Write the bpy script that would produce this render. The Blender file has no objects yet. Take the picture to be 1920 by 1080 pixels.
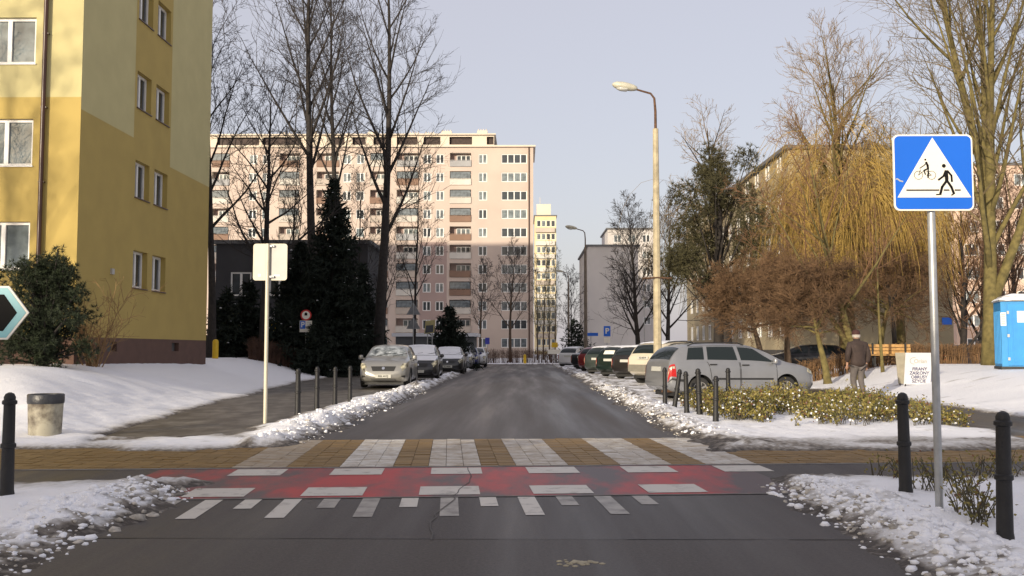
import bpy, bmesh, math, random
import numpy as np
from mathutils import Vector, Matrix

scene = bpy.context.scene
COL = scene.collection
R = math.radians

# ------------------------------------------------------------------ camera
CAM_LOC = Vector((0.0, 0.0, 1.33))
FPX = 1800.0                                   # focal length in pixels of a 1920 wide frame
cam_data = bpy.data.cameras.new('camera')
cam_data.sensor_width = 36.0
cam_data.lens = 36.0 * FPX / 1920.0
cam_data.clip_end = 3000.0
cam = bpy.data.objects.new('camera', cam_data)
cam.location = CAM_LOC
cam.rotation_euler = (R(90 + 3.656), 0, R(0.64))
COL.objects.link(cam)
scene.camera = cam
CAM_M = cam.rotation_euler.to_matrix()

# ------------------------------------------------------------------ sky, sun, exposure
SUN_EL, SUN_AZ = 12.0, 30.0                    # light travels towards +Y, turned 30 deg to +X
sun_from = Vector((-math.sin(R(SUN_AZ)) * math.cos(R(SUN_EL)), -math.cos(R(SUN_AZ)) * math.cos(R(SUN_EL)), math.sin(R(SUN_EL))))
world = bpy.data.worlds.new('World'); scene.world = world; world.use_nodes = True
wn = world.node_tree; wn.nodes.clear()
w_out = wn.nodes.new('ShaderNodeOutputWorld')
w_sky = wn.nodes.new('ShaderNodeTexSky'); w_sky.sky_type = 'NISHITA'; w_sky.sun_disc = False
w_sky.sun_elevation = R(SUN_EL); w_sky.sun_rotation = math.atan2(sun_from.x, sun_from.y)
w_sky.air_density = 1.0; w_sky.dust_density = 3.0; w_sky.ozone_density = 1.5
w_bg = wn.nodes.new('ShaderNodeBackground'); w_bg.inputs[1].default_value = 0.068
w_veil = wn.nodes.new('ShaderNodeBackground')   # the thin even winter cloud veil
w_veil.inputs[0].default_value = (0.525, 0.485, 0.515, 1); w_veil.inputs[1].default_value = 0.95
w_add = wn.nodes.new('ShaderNodeAddShader')
wn.links.new(w_sky.outputs[0], w_bg.inputs[0])
wn.links.new(w_bg.outputs[0], w_add.inputs[0]); wn.links.new(w_veil.outputs[0], w_add.inputs[1])
wn.links.new(w_add.outputs[0], w_out.inputs[0])
sun_data = bpy.data.lights.new('sun', 'SUN'); sun_data.energy = 5.0; sun_data.angle = R(0.6)
sun_data.color = (1.0, 0.87, 0.68)
sun = bpy.data.objects.new('sun', sun_data); COL.objects.link(sun)
sun.rotation_euler = (-sun_from).to_track_quat('-Z', 'Y').to_euler()
scene.view_settings.view_transform = 'Standard'; scene.view_settings.look = 'None'
scene.view_settings.exposure = 0.0; scene.view_settings.gamma = 1.0
scene.render.engine = 'CYCLES'
scene.cycles.use_denoising = True
scene.cycles.max_bounces = 6; scene.cycles.transparent_max_bounces = 8

# ------------------------------------------------------------------ measuring helpers (photo pixel -> place)
def ray(px, py):
    return CAM_M @ Vector(((px - 960) / FPX, (540 - py) / FPX, -1.0))
def G(px, py, z=0.0):
    d = ray(px, py); t = (z - CAM_LOC.z) / d.z
    return CAM_LOC + d * t
def AT(px, py, Y):
    d = ray(px, py); return CAM_LOC + d * (Y / d.y)
def ATX(px, py, X):
    d = ray(px, py); return CAM_LOC + d * (X / d.x)

# ------------------------------------------------------------------ mesh helpers
class MB:
    def __init__(self): self.v = []; self.f = []; self.m = []
    def add(self, vs, fs, mat=0):
        o = len(self.v); self.v.extend([tuple(p) for p in vs])
        for f in fs: self.f.append(tuple(i + o for i in f)); self.m.append(mat)
    def quad(self, a, b, c, d, mat=0): self.add([a, b, c, d], [(0, 1, 2, 3)], mat)
    def box(self, c, s, mat=0, M=None):
        x, y, z = s[0] / 2, s[1] / 2, s[2] / 2
        vs = [Vector(p) for p in ((-x, -y, -z), (x, -y, -z), (x, y, -z), (-x, y, -z), (-x, -y, z), (x, -y, z), (x, y, z), (-x, y, z))]
        if M is not None: vs = [M @ p for p in vs]
        vs = [p + Vector(c) for p in vs]
        self.add(vs, [(0, 3, 2, 1), (4, 5, 6, 7), (0, 1, 5, 4), (1, 2, 6, 5), (2, 3, 7, 6), (3, 0, 4, 7)], mat)
    def twig(self, pts, rad, mat=0):
        p0, p1 = pts[0], pts[-1]
        dx, dy, dz = p1[0] - p0[0], p1[1] - p0[1], p1[2] - p0[2]
        l = math.sqrt(dx * dx + dy * dy + dz * dz) or 1; dx /= l; dy /= l; dz /= l
        if abs(dz) < .8: ax, ay, az = dy, -dx, 0.0
        else: ax, ay, az = 0.0, dz, -dy
        l = math.sqrt(ax * ax + ay * ay + az * az) or 1; ax /= l; ay /= l; az /= l
        bx, by, bz = dy * az - dz * ay, dz * ax - dx * az, dx * ay - dy * ax
        c = [(ax, ay, az), (-.5 * ax + .866 * bx, -.5 * ay + .866 * by, -.5 * az + .866 * bz), (-.5 * ax - .866 * bx, -.5 * ay - .866 * by, -.5 * az - .866 * bz)]
        o = len(self.v); V = self.v; F = self.f; k = len(pts); lst = hasattr(rad, '__len__')
        for i in range(k):
            p = pts[i]; r = rad[i] if lst else rad; x, y, z = p[0], p[1], p[2]
            for q in c: V.append((x + q[0] * r, y + q[1] * r, z + q[2] * r))
        for i in range(k - 1):
            a = o + 3 * i
            F.append((a, a + 1, a + 4, a + 3)); F.append((a + 1, a + 2, a + 5, a + 4)); F.append((a + 2, a, a + 3, a + 5))
        self.m.extend([mat] * (3 * (k - 1)))
    def tube(self, pts, rad, n=6, mat=0, cap=True):
        if n == 3 and not cap: return self.twig(pts, rad, mat)
        pts = [Vector(p) for p in pts]; k = len(pts); vs = []; fs = []
        ref = None
        for i in range(k):
            t = (pts[min(i + 1, k - 1)] - pts[max(i - 1, 0)])
            if t.length < 1e-9: t = Vector((0, 0, 1))
            t.normalize()
            if ref is None:
                ref = Vector((1, 0, 0)) if abs(t.x) < .8 else Vector((0, 1, 0))
            a = (ref - t * ref.dot(t)).normalized(); b = t.cross(a); ref = a
            r = rad[i] if hasattr(rad, '__len__') else rad
            for j in range(n):
                an = 2 * math.pi * j / n
                vs.append(pts[i] + a * (r * math.cos(an)) + b * (r * math.sin(an)))
        for i in range(k - 1):
            for j in range(n):
                fs.append((i * n + j, i * n + (j + 1) % n, (i + 1) * n + (j + 1) % n, (i + 1) * n + j))
        if cap and n > 2:
            fs.append(tuple(range(n - 1, -1, -1))); fs.append(tuple((k - 1) * n + j for j in range(n)))
        self.add(vs, fs, mat)
    def lathe(self, prof, n=16, mat=0, c=(0, 0, 0), M=None):
        vs = []; fs = []
        for r, z in prof:
            for j in range(n):
                an = 2 * math.pi * j / n
                p = Vector((r * math.cos(an), r * math.sin(an), z))
                if M is not None: p = M @ p
                vs.append(p + Vector(c))
        for i in range(len(prof) - 1):
            for j in range(n):
                fs.append((i * n + j, i * n + (j + 1) % n, (i + 1) * n + (j + 1) % n, (i + 1) * n + j))
        fs.append(tuple(range(n - 1, -1, -1))); fs.append(tuple((len(prof) - 1) * n + j for j in range(n)))
        self.add(vs, fs, mat)
    def prism(self, poly, o, U, V, t, mat=0):
        """poly in (u, v), extruded by t along U x V"""
        o, U, V = Vector(o), Vector(U), Vector(V); N = U.cross(V).normalized(); n = len(poly)
        vs = [o + U * a + V * b for a, b in poly] + [o + U * a + V * b + N * t for a, b in poly]
        fs = [tuple(range(n - 1, -1, -1)), tuple(range(n, 2 * n))]
        fs += [(i, (i + 1) % n, n + (i + 1) % n, n + i) for i in range(n)]
        self.add(vs, fs, mat)
    def mesh(self, name, mats, smooth=None):
        me = bpy.data.meshes.new(name)
        me.from_pydata(self.v, [], self.f)
        for m in (mats if isinstance(mats, (list, tuple)) else [mats]): me.materials.append(m)
        me.polygons.foreach_set('material_index', self.m)
        if smooth is not None:
            me.polygons.foreach_set('use_smooth', [True] * len(self.f))
            if smooth < 179: me.set_sharp_from_angle(angle=R(smooth))
        me.update(); return me
    def build(self, name, mats, parent=None, loc=(0, 0, 0), rotz=0.0, smooth=None):
        return link(name, self.mesh(name, mats, smooth), parent, loc, rotz)

def link(name, me, parent=None, loc=(0, 0, 0), rotz=0.0):
    o = bpy.data.objects.new(name, me); COL.objects.link(o)
    o.location = loc; o.rotation_euler = (0, 0, rotz)
    if parent is not None: o.parent = parent
    return o
def tag(o, label, cat, group=None):
    o['label'] = label; o['category'] = cat
    if group: o['group'] = group
    return o
def thing(name, label, cat, loc=(0, 0, 0), rotz=0.0, group=None):
    o = bpy.data.objects.new(name, None); COL.objects.link(o); o.empty_display_size = .2
    o.location = loc; o.rotation_euler = (0, 0, rotz)
    return tag(o, label, cat, group)
def struct(o, kind='structure'):
    o['kind'] = kind; return o
def copy_tree(o, parent=None):
    c = o.copy(); COL.objects.link(c)
    if parent is not None: c.parent = parent
    for ch in o.children: copy_tree(ch, c)
    return c

# ------------------------------------------------------------------ materials
def mat(name, col, rough=0.7, metal=0.0, var=0.12, scale=6.0, bump=0.0, bscale=40.0, spec=0.5, coat=0.0, col2=None, coords='Object'):
    m = bpy.data.materials.new(name); m.use_nodes = True
    nt = m.node_tree; b = nt.nodes['Principled BSDF']
    b.inputs['Roughness'].default_value = rough; b.inputs['Metallic'].default_value = metal
    b.inputs['Specular IOR Level'].default_value = spec
    if coat: b.inputs['Coat Weight'].default_value = coat; b.inputs['Coat Roughness'].default_value = .05
    tc = nt.nodes.new('ShaderNodeTexCoord')
    if var > 0 or col2 is not None:
        n = nt.nodes.new('ShaderNodeTexNoise'); n.inputs['Scale'].default_value = scale; n.inputs['Detail'].default_value = 6
        nt.links.new(tc.outputs[coords], n.inputs['Vector'])
        ramp = nt.nodes.new('ShaderNodeValToRGB')
        ramp.color_ramp.elements[0].position = .32; ramp.color_ramp.elements[1].position = .68
        c2 = col2 if col2 is not None else col
        lo = [max(0, c * (1 - var)) for c in col]; hi = [min(1, c * (1 + var)) for c in c2]
        ramp.color_ramp.elements[0].color = (*lo, 1); ramp.color_ramp.elements[1].color = (*hi, 1)
        nt.links.new(n.outputs['Fac'], ramp.inputs[0]); nt.links.new(ramp.outputs[0], b.inputs['Base Color'])
    else:
        b.inputs['Base Color'].default_value = (*col, 1)
    if bump > 0:
        n2 = nt.nodes.new('ShaderNodeTexNoise'); n2.inputs['Scale'].default_value = bscale; n2.inputs['Detail'].default_value = 5
        nt.links.new(tc.outputs[coords], n2.inputs['Vector'])
        bp = nt.nodes.new('ShaderNodeBump'); bp.inputs['Strength'].default_value = bump; bp.inputs['Distance'].default_value = .02
        nt.links.new(n2.outputs['Fac'], bp.inputs['Height']); nt.links.new(bp.outputs[0], b.inputs['Normal'])
    return m

M = dict(
    black_iron=mat('black_iron', (.011, .0105, .011), .55, 0, .3, 9, .3, 60),
    rusty=mat('rusty_iron', (.10, .05, .025), .8, 0, .4, 14, .4, 60),
    steel=mat('galvanised_steel', (.42, .43, .43), .45, .55, .12, 12),
    alu=mat('sign_back_grey', (.46, .45, .42), .5, .1, .05, 5),
    white=mat('white_paint', (.78, .77, .74), .5, 0, .05, 4),
    concrete=mat('concrete', (.42, .36, .24), .85, 0, .22, 5, .4, 50),
    glass=mat('window_glass', (.05, .06, .07), .05, 0, .25, 1.2, spec=.6),
    car_glass=mat('car_glass', (.014, .02, .021), .04, 0, 0, spec=.35),
    rubber=mat('tyre_rubber', (.025, .024, .023), .8, 0, .2, 20),
    rim=mat('alloy_rim', (.45, .43, .39), .35, .7, .1, 8),
    chrome=mat('chrome', (.65, .65, .65), .15, 1, 0),
    plastic=mat('black_plastic', (.02, .02, .02), .55, 0, .1, 9),
    lamp_clear=mat('headlight_glass', (.06, .06, .055), .08, 0, .3, 9, spec=.7, col2=(.50, .47, .34)),
    lamp_red=mat('tail_light_red', (.42, .02, .02), .15, 0, .1, 14),
    plate=mat('plate_white', (.50, .50, .45), .4, 0, .03, 5),
    blue=mat('sign_blue', (.012, .13, .62), .35, 0, .03, 3),
    print_black=mat('print_black', (.008, .0075, .007), .7, 0, 0, spec=.15),
    print_white=mat('print_white', (.80, .77, .68), .4, 0, .02, 4),
    print_red=mat('print_red', (.55, .03, .03), .4, 0, 0),
    yellow=mat('yellow_paint', (.70, .45, .02), .5, 0, .08, 7),
    snow=mat('settled_snow', (.88, .89, .92), .7, 0, .03, 3, .35, 30, spec=.3),
    frost=mat('frost_film', (.05, .065, .07), .3, 0, .3, 6, .2, 40, col2=(.36, .39, .41)),
    wood=mat('bench_wood', (.42, .24, .08), .6, 0, .25, 8),
)
# ================================================================== GROUND
def _hash(ix, iy, seed):
    n = (ix.astype(np.int64) * 374761393 + iy.astype(np.int64) * 668265263 + seed * 1442695041) & 0x7fffffff
    n = ((n ^ (n >> 13)) * 1274126177) & 0x7fffffff
    return ((n ^ (n >> 16)) & 0xffff) / 65535.0
def vnoise(x, y, s, seed=0):
    x = np.asarray(x, float) / s; y = np.asarray(y, float) / s
    ix = np.floor(x); iy = np.floor(y); fx = x - ix; fy = y - iy
    fx = fx * fx * (3 - 2 * fx); fy = fy * fy * (3 - 2 * fy)
    a = _hash(ix, iy, seed); b = _hash(ix + 1, iy, seed); c = _hash(ix, iy + 1, seed); d = _hash(ix + 1, iy + 1, seed)
    return (a * (1 - fx) + b * fx) * (1 - fy) + (c * (1 - fx) + d * fx) * fy - .5
def fbm(x, y, s, octs=4, seed=0):
    t = 0; a = 1.0
    for k in range(octs):
        t = t + a * vnoise(x + 17.3 * k, y - 9.1 * k, s / (2 ** k), seed + k); a *= .5
    return t
def sst(t):
    t = np.clip(t, 0, 1); return t * t * (3 - 2 * t)

PHI = R(4.36)                                   # the cycle and foot path crosses the street at this angle
C0 = np.array((-.67, 10.98)); UX, UY = math.cos(PHI), math.sin(PHI)
def to_uv(x, y): dx, dy = x - C0[0], y - C0[1]; return dx * UX + dy * UY, -dx * UY + dy * UX
def from_uv(u, v): return C0[0] + u * UX - v * UY, C0[1] + u * UY + v * UX
ROAD_L, ROAD_R = -3.08, 2.42

def left_edge(y):                               # outer edge of the left pavement
    return np.interp(y, [13, 15, 25, 38, 53, 70], [-6.0, -6.5, -7.7, -8.9, -9.7, -10])
def base_height(x, y):
    dl = np.minimum((left_edge(y) - x), (y - 13.6) * .55)
    zl = .88 * sst(dl / 4.2) * (1 - sst((y - 60) / 20))
    zr = .68 * sst((x - 9.8) / 5.2) * sst((y - 12.5) / 6) * (1 - sst((y - 41) / 6))
    return np.where(x < -5, zl, 0) + np.where(x > 5, zr, 0)
def box_sd(x, y, x0, x1, y0, y1):               # > 0 outside
    dx = np.maximum(x0 - x, x - x1); dy = np.maximum(y0 - y, y - y1)
    return np.where((dx > 0) & (dy > 0), np.hypot(np.maximum(dx, 0), np.maximum(dy, 0)), np.maximum(dx, dy))
def snow_height(x, y):
    x = np.asarray(x, float); y = np.asarray(y, float)
    u, v = to_uv(x, y)
    n1 = fbm(x, y, 1.3, 4, 3); n2 = fbm(x, y, .34, 3, 11)
    road = box_sd(x, y, ROAD_L, ROAD_R, -60, 86)
    cross = box_sd(x, y, -200, 200, 78, 85)
    left = x < 0
    band_l = np.where(left, box_sd(u, v, -60, -2.0, -1.05, 2.3), box_sd(u, v, 2.0, 60, -1.0, 1.3))
    le = left_edge(y)
    pave = np.maximum(np.maximum(le - x, x + 4.55 - .25 * sst((y - 27) / 4)), np.maximum(13.0 - y, y - 60))
    isl = np.hypot((x + 4.45) / 1.65, (y - 13.75) / 1.2) - 1       # the snow heap left between path and band
    pave = np.maximum(pave, -isl * .8); band_l = np.where(left, np.maximum(band_l, -np.maximum(isl, 12.6 - y) * .8), band_l)
    rpath = box_sd(x - .03 * (y - 20), y, 7.75, 9.75, 13.4, 32)
    sd = np.minimum(np.minimum(road, cross), np.minimum(np.minimum(band_l, pave), rpath))
    near = sst((9 + 0 * x - sd) / 9)
    sdn = sd + .30 * n1 + .22 * n2
    cap = .055 + 0 * x
    bank = np.exp(-((road - .45) / .42) ** 2) * (road > 0) * (y < 75) * (.5 + 1.1 * np.clip(n1 + .45, 0, 1))
    h = np.clip(sdn * .24, -.14, 1) ; h = np.where(h > 0, cap * (1 - np.exp(-h / cap)), h)
    thin = ((x < -3.4) & (x > -6.2) & (y > 26)) | ((x > 3.0) & (x < 8) & (y > 23.6))     # driven-over parking strips
    micro = .042 * n1 + .024 * n2 + .016 * fbm(x, y, .12, 2, 31)
    lumps = bank * (.03 + .12 * np.abs(n2) + .13 * np.abs(fbm(x, y, .17, 3, 23))) * np.where((x < 0) & (y > 13), 1.15, np.where(y < 11, .5, .6))
    z = base_height(x, y) * sst((sd + .1) / .8) + h + np.where(sdn > 0, sst(sdn / .3) * (micro * np.where(thin, .5, 1) + lumps), 0)
    # dirt: slush and grit by the carriageway, brown where thin
    nd = fbm(x, y, .5, 4, 41); nf = fbm(x, y, .12, 3, 47)
    dirt = np.exp(-np.maximum(sdn, 0) / .16) * 1.0 + .95 * np.exp(-np.maximum(road, 0) / np.where((x < 0) & (y > 13), .28, np.where(y > 13, .75, .42))) * np.clip(np.where((x > 0) & (y > 13), .42, .12) + 1.5 * nd + 2.2 * nf, 0, 1)
    dirt = np.where(road < 0, 1, dirt)
    dirt = dirt + np.where(thin, np.clip(.30 + 1.1 * nd + .7 * nf, 0, 1) * .62, 0)
    slush_r = (x > 1.8) * np.exp(-((v - 2.0) / .8) ** 2) * .42 + (x < -2) * np.exp(-((v + 1.45) / .4) ** 2) * .35 + (x > 2) * np.exp(-((v + 1.25) / .3) ** 2) * .4
    dirt = dirt + slush_r * (1 + nd)
    dirt = dirt + np.clip(nf * 1.6 + nd - .78, 0, 1) * .7 * ((x > -6.3) | (y < 13)) + (x > 9.8) * np.clip(nf * 2.0 - .66, 0, 1) * .6
    return z, np.clip(dirt, 0, 1)
def gz(x, y):
    z, _ = snow_height(np.array([x]), np.array([y])); return max(float(z[0]), 0.004)

def build_ground():
    ys = [-140, -100, -70, -45, -25, -12, -5, 0, 2.0, 3.0]
    y = 3.6
    while y < 48: ys.append(y); y += max(.035, .0088 * y)
    while y < 110: ys.append(y); y += .9
    st = 2.0
    while y < 1500: ys.append(y); y += st; st *= 1.25
    xs = list(np.arange(-9.0, 10.5, .052))
    st = .25; x = xs[-1]
    right = []
    while x < 900: x += st; right.append(x); st *= 1.13
    st = .25; x = xs[0]; lft = []
    while x > -900: x -= st; lft.append(x); st *= 1.13
    xs = np.array(lft[::-1] + xs + right); ys = np.array(ys)
    X, Y = np.meshgrid(xs, ys)
    Z, D = snow_height(X, Y)
    nx, ny = len(xs), len(ys)
    me = bpy.data.meshes.new('snow_ground')
    co = np.stack([X, Y, Z], -1).reshape(-1, 3)
    i = np.arange(nx * ny).reshape(ny, nx)
    q = np.stack([i[:-1, :-1], i[:-1, 1:], i[1:, 1:], i[1:, :-1]], -1).reshape(-1, 4)
    me.vertices.add(len(co)); me.vertices.foreach_set('co', co.ravel())
    me.loops.add(q.size); me.loops.foreach_set('vertex_index', q.ravel())
    me.polygons.add(len(q)); me.polygons.foreach_set('loop_start', np.arange(0, q.size, 4)); me.polygons.foreach_set('loop_total', np.full(len(q), 4))
    me.polygons.foreach_set('use_smooth', np.ones(len(q), bool))
    a = me.attributes.new('dirt', 'FLOAT', 'POINT'); a.data.foreach_set('value', D.ravel())
    me.update(); me.validate()
    m = bpy.data.materials.new('snow_with_grit'); m.use_nodes = True; nt = m.node_tree; b = nt.nodes['Principled BSDF']
    at = nt.nodes.new('ShaderNodeAttribute'); at.attribute_name = 'dirt'
    tc = nt.nodes.new('ShaderNodeTexCoord')
    n1 = nt.nodes.new('ShaderNodeTexNoise'); n1.inputs['Scale'].default_value = 14; n1.inputs['Detail'].default_value = 8
    n2 = nt.nodes.new('ShaderNodeTexNoise'); n2.inputs['Scale'].default_value = 60; n2.inputs['Detail'].default_value = 4
    for n in (n1, n2): nt.links.new(tc.outputs['Object'], n.inputs['Vector'])
    ad = nt.nodes.new('ShaderNodeMath'); ad.operation = 'MULTIPLY_ADD'; ad.inputs[1].default_value = 1.6; ad.inputs[2].default_value = .2
    nt.links.new(n1.outputs['Fac'], ad.inputs[0])
    sm = nt.nodes.new('ShaderNodeMath'); sm.operation = 'MULTIPLY'; nt.links.new(at.outputs['Fac'], sm.inputs[0]); nt.links.new(ad.outputs[0], sm.inputs[1])
    rp = nt.nodes.new('ShaderNodeValToRGB'); e = rp.color_ramp.elements
    e[0].position = .06; e[0].color = (.90, .905, .93, 1); e[1].position = 1.0; e[1].color = (.06, .05, .043, 1)
    k = rp.color_ramp.elements.new(.32); k.color = (.60, .59, .58, 1)
    k = rp.color_ramp.elements.new(.62); k.color = (.24, .215, .185, 1)
    nt.links.new(sm.outputs[0], rp.inputs[0]); nt.links.new(rp.outputs[0], b.inputs['Base Color'])
    b.inputs['Roughness'].default_value = .65; b.inputs['Specular IOR Level'].default_value = .3
    bp = nt.nodes.new('ShaderNodeBump'); bp.inputs['Strength'].default_value = .5; bp.inputs['Distance'].default_value = .03
    mx = nt.nodes.new('ShaderNodeMath'); mx.operation = 'ADD'
    nt.links.new(n1.outputs['Fac'], mx.inputs[0]); nt.links.new(n2.outputs['Fac'], mx.inputs[1])
    nt.links.new(mx.outputs[0], bp.inputs['Height']); nt.links.new(bp.outputs[0], b.inputs['Normal'])
    me.materials.append(m)
    return struct(link('ground', me))
build_ground()

def asphalt(name, col, wet=.5, tracks=True):
    m = bpy.data.materials.new(name); m.use_nodes = True; nt = m.node_tree; b = nt.nodes['Principled BSDF']
    tc = nt.nodes.new('ShaderNodeTexCoord')
    big = nt.nodes.new('ShaderNodeTexNoise'); big.inputs['Scale'].default_value = .55; big.inputs['Detail'].default_value = 5
    mp = nt.nodes.new('ShaderNodeMapping'); mp.inputs['Scale'].default_value = (2.6, .13, 1)
    nt.links.new(tc.outputs['Object'], mp.inputs[0]); nt.links.new(mp.outputs[0], big.inputs['Vector'])
    fine = nt.nodes.new('ShaderNodeTexNoise'); fine.inputs['Scale'].default_value = 42; fine.inputs['Detail'].default_value = 8; fine.inputs['Roughness'].default_value = .75
    nt.links.new(tc.outputs['Object'], fine.inputs['Vector'])
    rp = nt.nodes.new('ShaderNodeValToRGB'); rp.color_ramp.elements[0].position = .3; rp.color_ramp.elements[1].position = .7
    rp.color_ramp.elements[0].color = (*[c * .82 for c in col], 1); rp.color_ramp.elements[1].color = (*[c * 1.2 for c in col], 1)
    nt.links.new(big.outputs['Fac'], rp.inputs[0])
    mix = nt.nodes.new('ShaderNodeMix'); mix.data_type = 'RGBA'; mix.blend_type = 'MULTIPLY'; mix.inputs[0].default_value = .7
    rf = nt.nodes.new('ShaderNodeValToRGB'); rf.color_ramp.elements[0].position = .3; rf.color_ramp.elements[1].position = .75
    rf.color_ramp.elements[0].color = (.25, .25, .25, 1); rf.color_ramp.elements[1].color = (1.9, 1.82, 1.75, 1)
    nt.links.new(fine.outputs['Fac'], rf.inputs[0])
    nt.links.new(rp.outputs[0], mix.inputs[6]); nt.links.new(rf.outputs[0], mix.inputs[7]); nt.links.new(mix.outputs[2], b.inputs['Base Color'])
    rr = nt.nodes.new('ShaderNodeMapRange'); rr.inputs[1].default_value = .35; rr.inputs[2].default_value = .65
    rr.inputs[3].default_value = wet - .12; rr.inputs[4].default_value = wet + .2
    nt.links.new(big.outputs['Fac'], rr.inputs[0]); nt.links.new(rr.outputs[0], b.inputs['Roughness'])
    bp = nt.nodes.new('ShaderNodeBump'); bp.inputs['Strength'].default_value = .35; bp.inputs['Distance'].default_value = .008
    nt.links.new(fine.outputs['Fac'], bp.inputs['Height']); nt.links.new(bp.outputs[0], b.inputs['Normal'])
    return m

def sheet(name, poly, z, m, parent=None):
    mb = MB(); mb.add([(a, b, z) for a, b in poly], [tuple(range(len(poly)))]); return mb.build(name, m, parent)
def worn(name, col, under, pos, scale=2.2, aniso=(1, 1, 1), soft=.1):
    m = bpy.data.materials.new(name); m.use_nodes = True; nt = m.node_tree; b = nt.nodes['Principled BSDF']
    tc = nt.nodes.new('ShaderNodeTexCoord'); mp = nt.nodes.new('ShaderNodeMapping'); mp.inputs['Scale'].default_value = aniso
    n = nt.nodes.new('ShaderNodeTexNoise'); n.inputs['Scale'].default_value = scale; n.inputs['Detail'].default_value = 9; n.inputs['Roughness'].default_value = .65
    nt.links.new(tc.outputs['Object'], mp.inputs[0]); nt.links.new(mp.outputs[0], n.inputs['Vector'])
    rp = nt.nodes.new('ShaderNodeValToRGB'); rp.color_ramp.elements[0].position = pos - soft; rp.color_ramp.elements[1].position = pos + soft
    rp.color_ramp.elements[0].color = (*under, 1); rp.color_ramp.elements[1].color = (*col, 1)
    nt.links.new(n.outputs['Fac'], rp.inputs[0]); nt.links.new(rp.outputs[0], b.inputs['Base Color'])
    b.inputs['Roughness'].default_value = .5
    return m
A1 = asphalt('asphalt_damp', (.052, .046, .045), .5); A2 = asphalt('asphalt_older', (.060, .053, .050), .58)
A3 = asphalt('asphalt_path', (.085, .072, .055), .55); SLUSHY = worn('slushy_path', (.20, .18, .15), (.07, .058, .045), .56, 1.6, (1.3, .7, 1), .13)
fu = lambda u, v: from_uv(u, v)
def strip(u0, u1, v0, v1): return [fu(u0, v0), fu(u1, v0), fu(u1, v1), fu(u0, v1)]
# carriageway in front of, and behind, the raised crossing
vb, vt = -2.2, 3.32
l0, r0 = fu(-3.4, vb), fu(4.0, vb)
road = struct(sheet('road', [(-4.2, 6.84), (3.2, 6.84), fu(4.0, vb), fu(-3.7, vb)], 0, A1))
struct(sheet('road_foreground', [(-6, -45), (5, -45), (3.2, 6.84), (-4.2, 6.84)], 0, A2))
l1, r1 = fu(-3.8, vt), fu(3.8, vt)
struct(sheet('road_beyond', [l1, r1, (3.3, 76), (-4.0, 76)], 0, A1))
struct(sheet('cross_street', [(-200, 76), (200, 76), (200, 87), (-200, 87)], .002, A2))
struct(sheet('cycle_path', strip(-40, -3.35, -2.2, -.06) , .004, A1))
struct(sheet('cycle_path_right', strip(3.15, 40, -2.2, -.06), .004, A1))
struct(sheet('pavement_left', [(-6.2, 13.6), (-4.0, 13.9), (-4.2, 62), (-10.4, 62), (-9.2, 38), (-8.2, 25)], .003, SLUSHY))
struct(sheet('footpath_right', [(7.4, 14.1), (9.9, 14.3), (10.5, 34), (8.0, 34)], .003, A3))

# red cycle crossing, worn through in the wheel tracks
RED = worn('worn_red_surface', (.42, .03, .033), (.085, .06, .064), .505, .8, (1.2, .45, 1), .08)
MARK = worn('worn_white_marking', (.56, .53, .48), (.20, .185, .17), .36, 5.0, soft=.1)
MARK2 = worn('faded_white_marking', (.36, .34, .31), (.12, .11, .105), .42, 4.0, soft=.14)
red = struct(sheet('cycle_crossing', strip(-3.35, 3.15, -2.2, -.06), .004, RED))
STR = [-2.51, -1.45, -.38, .67, 1.74, 2.80]
for k, s in enumerate(STR):
    sheet('marking_block', strip(s + .02, s + .57, -.66, -.12), .008, MARK, red)
    if k < 5: sheet('marking_block', strip(s - .06, s + .5, -2.12, -1.58), .008, MARK, red)
for k in range(-3, 4):
    uL = -.86 + .69 * k
    sheet('marking_tooth', strip(uL - .07, uL + .085, -3.22, -2.27), .004, MARK if k in (-2, -1, 2) else MARK2, road)
    sheet('marking_tooth', strip(uL + .275, uL + .425, -2.76, -2.27), .004, MARK if k in (-2, 1, 0) else MARK2, road)
# kerb strips flush with the surface
KERB = mat('kerb_concrete', (.16, .15, .14), .8, 0, .25, 8)
struct(sheet('kerb', strip(-40, 40, -.06, 0.04), .007, KERB)); struct(sheet('kerb_near', strip(-3.9, 3.6, -2.25, -2.2), .006, KERB))
# seam and crack in the tarmac
SEAM = mat('tar_seam', (.028, .025, .024), .5, 0, .1)
rnd = random.Random(5)
mb = MB(); px = -.62; py = 10.9; P = [(px, py)]
while py > 6.9: py -= rnd.uniform(.15, .3); px += rnd.uniform(-.05, .04); P.append((px, py))
for (a, b), (c, d) in zip(P, P[1:]): mb.quad((a - .005, b, .0095), (c - .005, d, .0095), (c + .005, d, .0095), (a + .005, b, .0095))
mb.build('tar_crack', SEAM, red)
mb = MB(); x = -3.4
while x < 2.6:
    x2 = x + rnd.uniform(.2, .5); w = rnd.uniform(.003, .012)
    mb.quad((x, 6.84 - w, .0035), (x2, 6.84 - w, .0035), (x2, 6.84 + w, .0035), (x, 6.84 + w, .0035)); x = x2
mb.build('tar_seam', SEAM, road)

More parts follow.
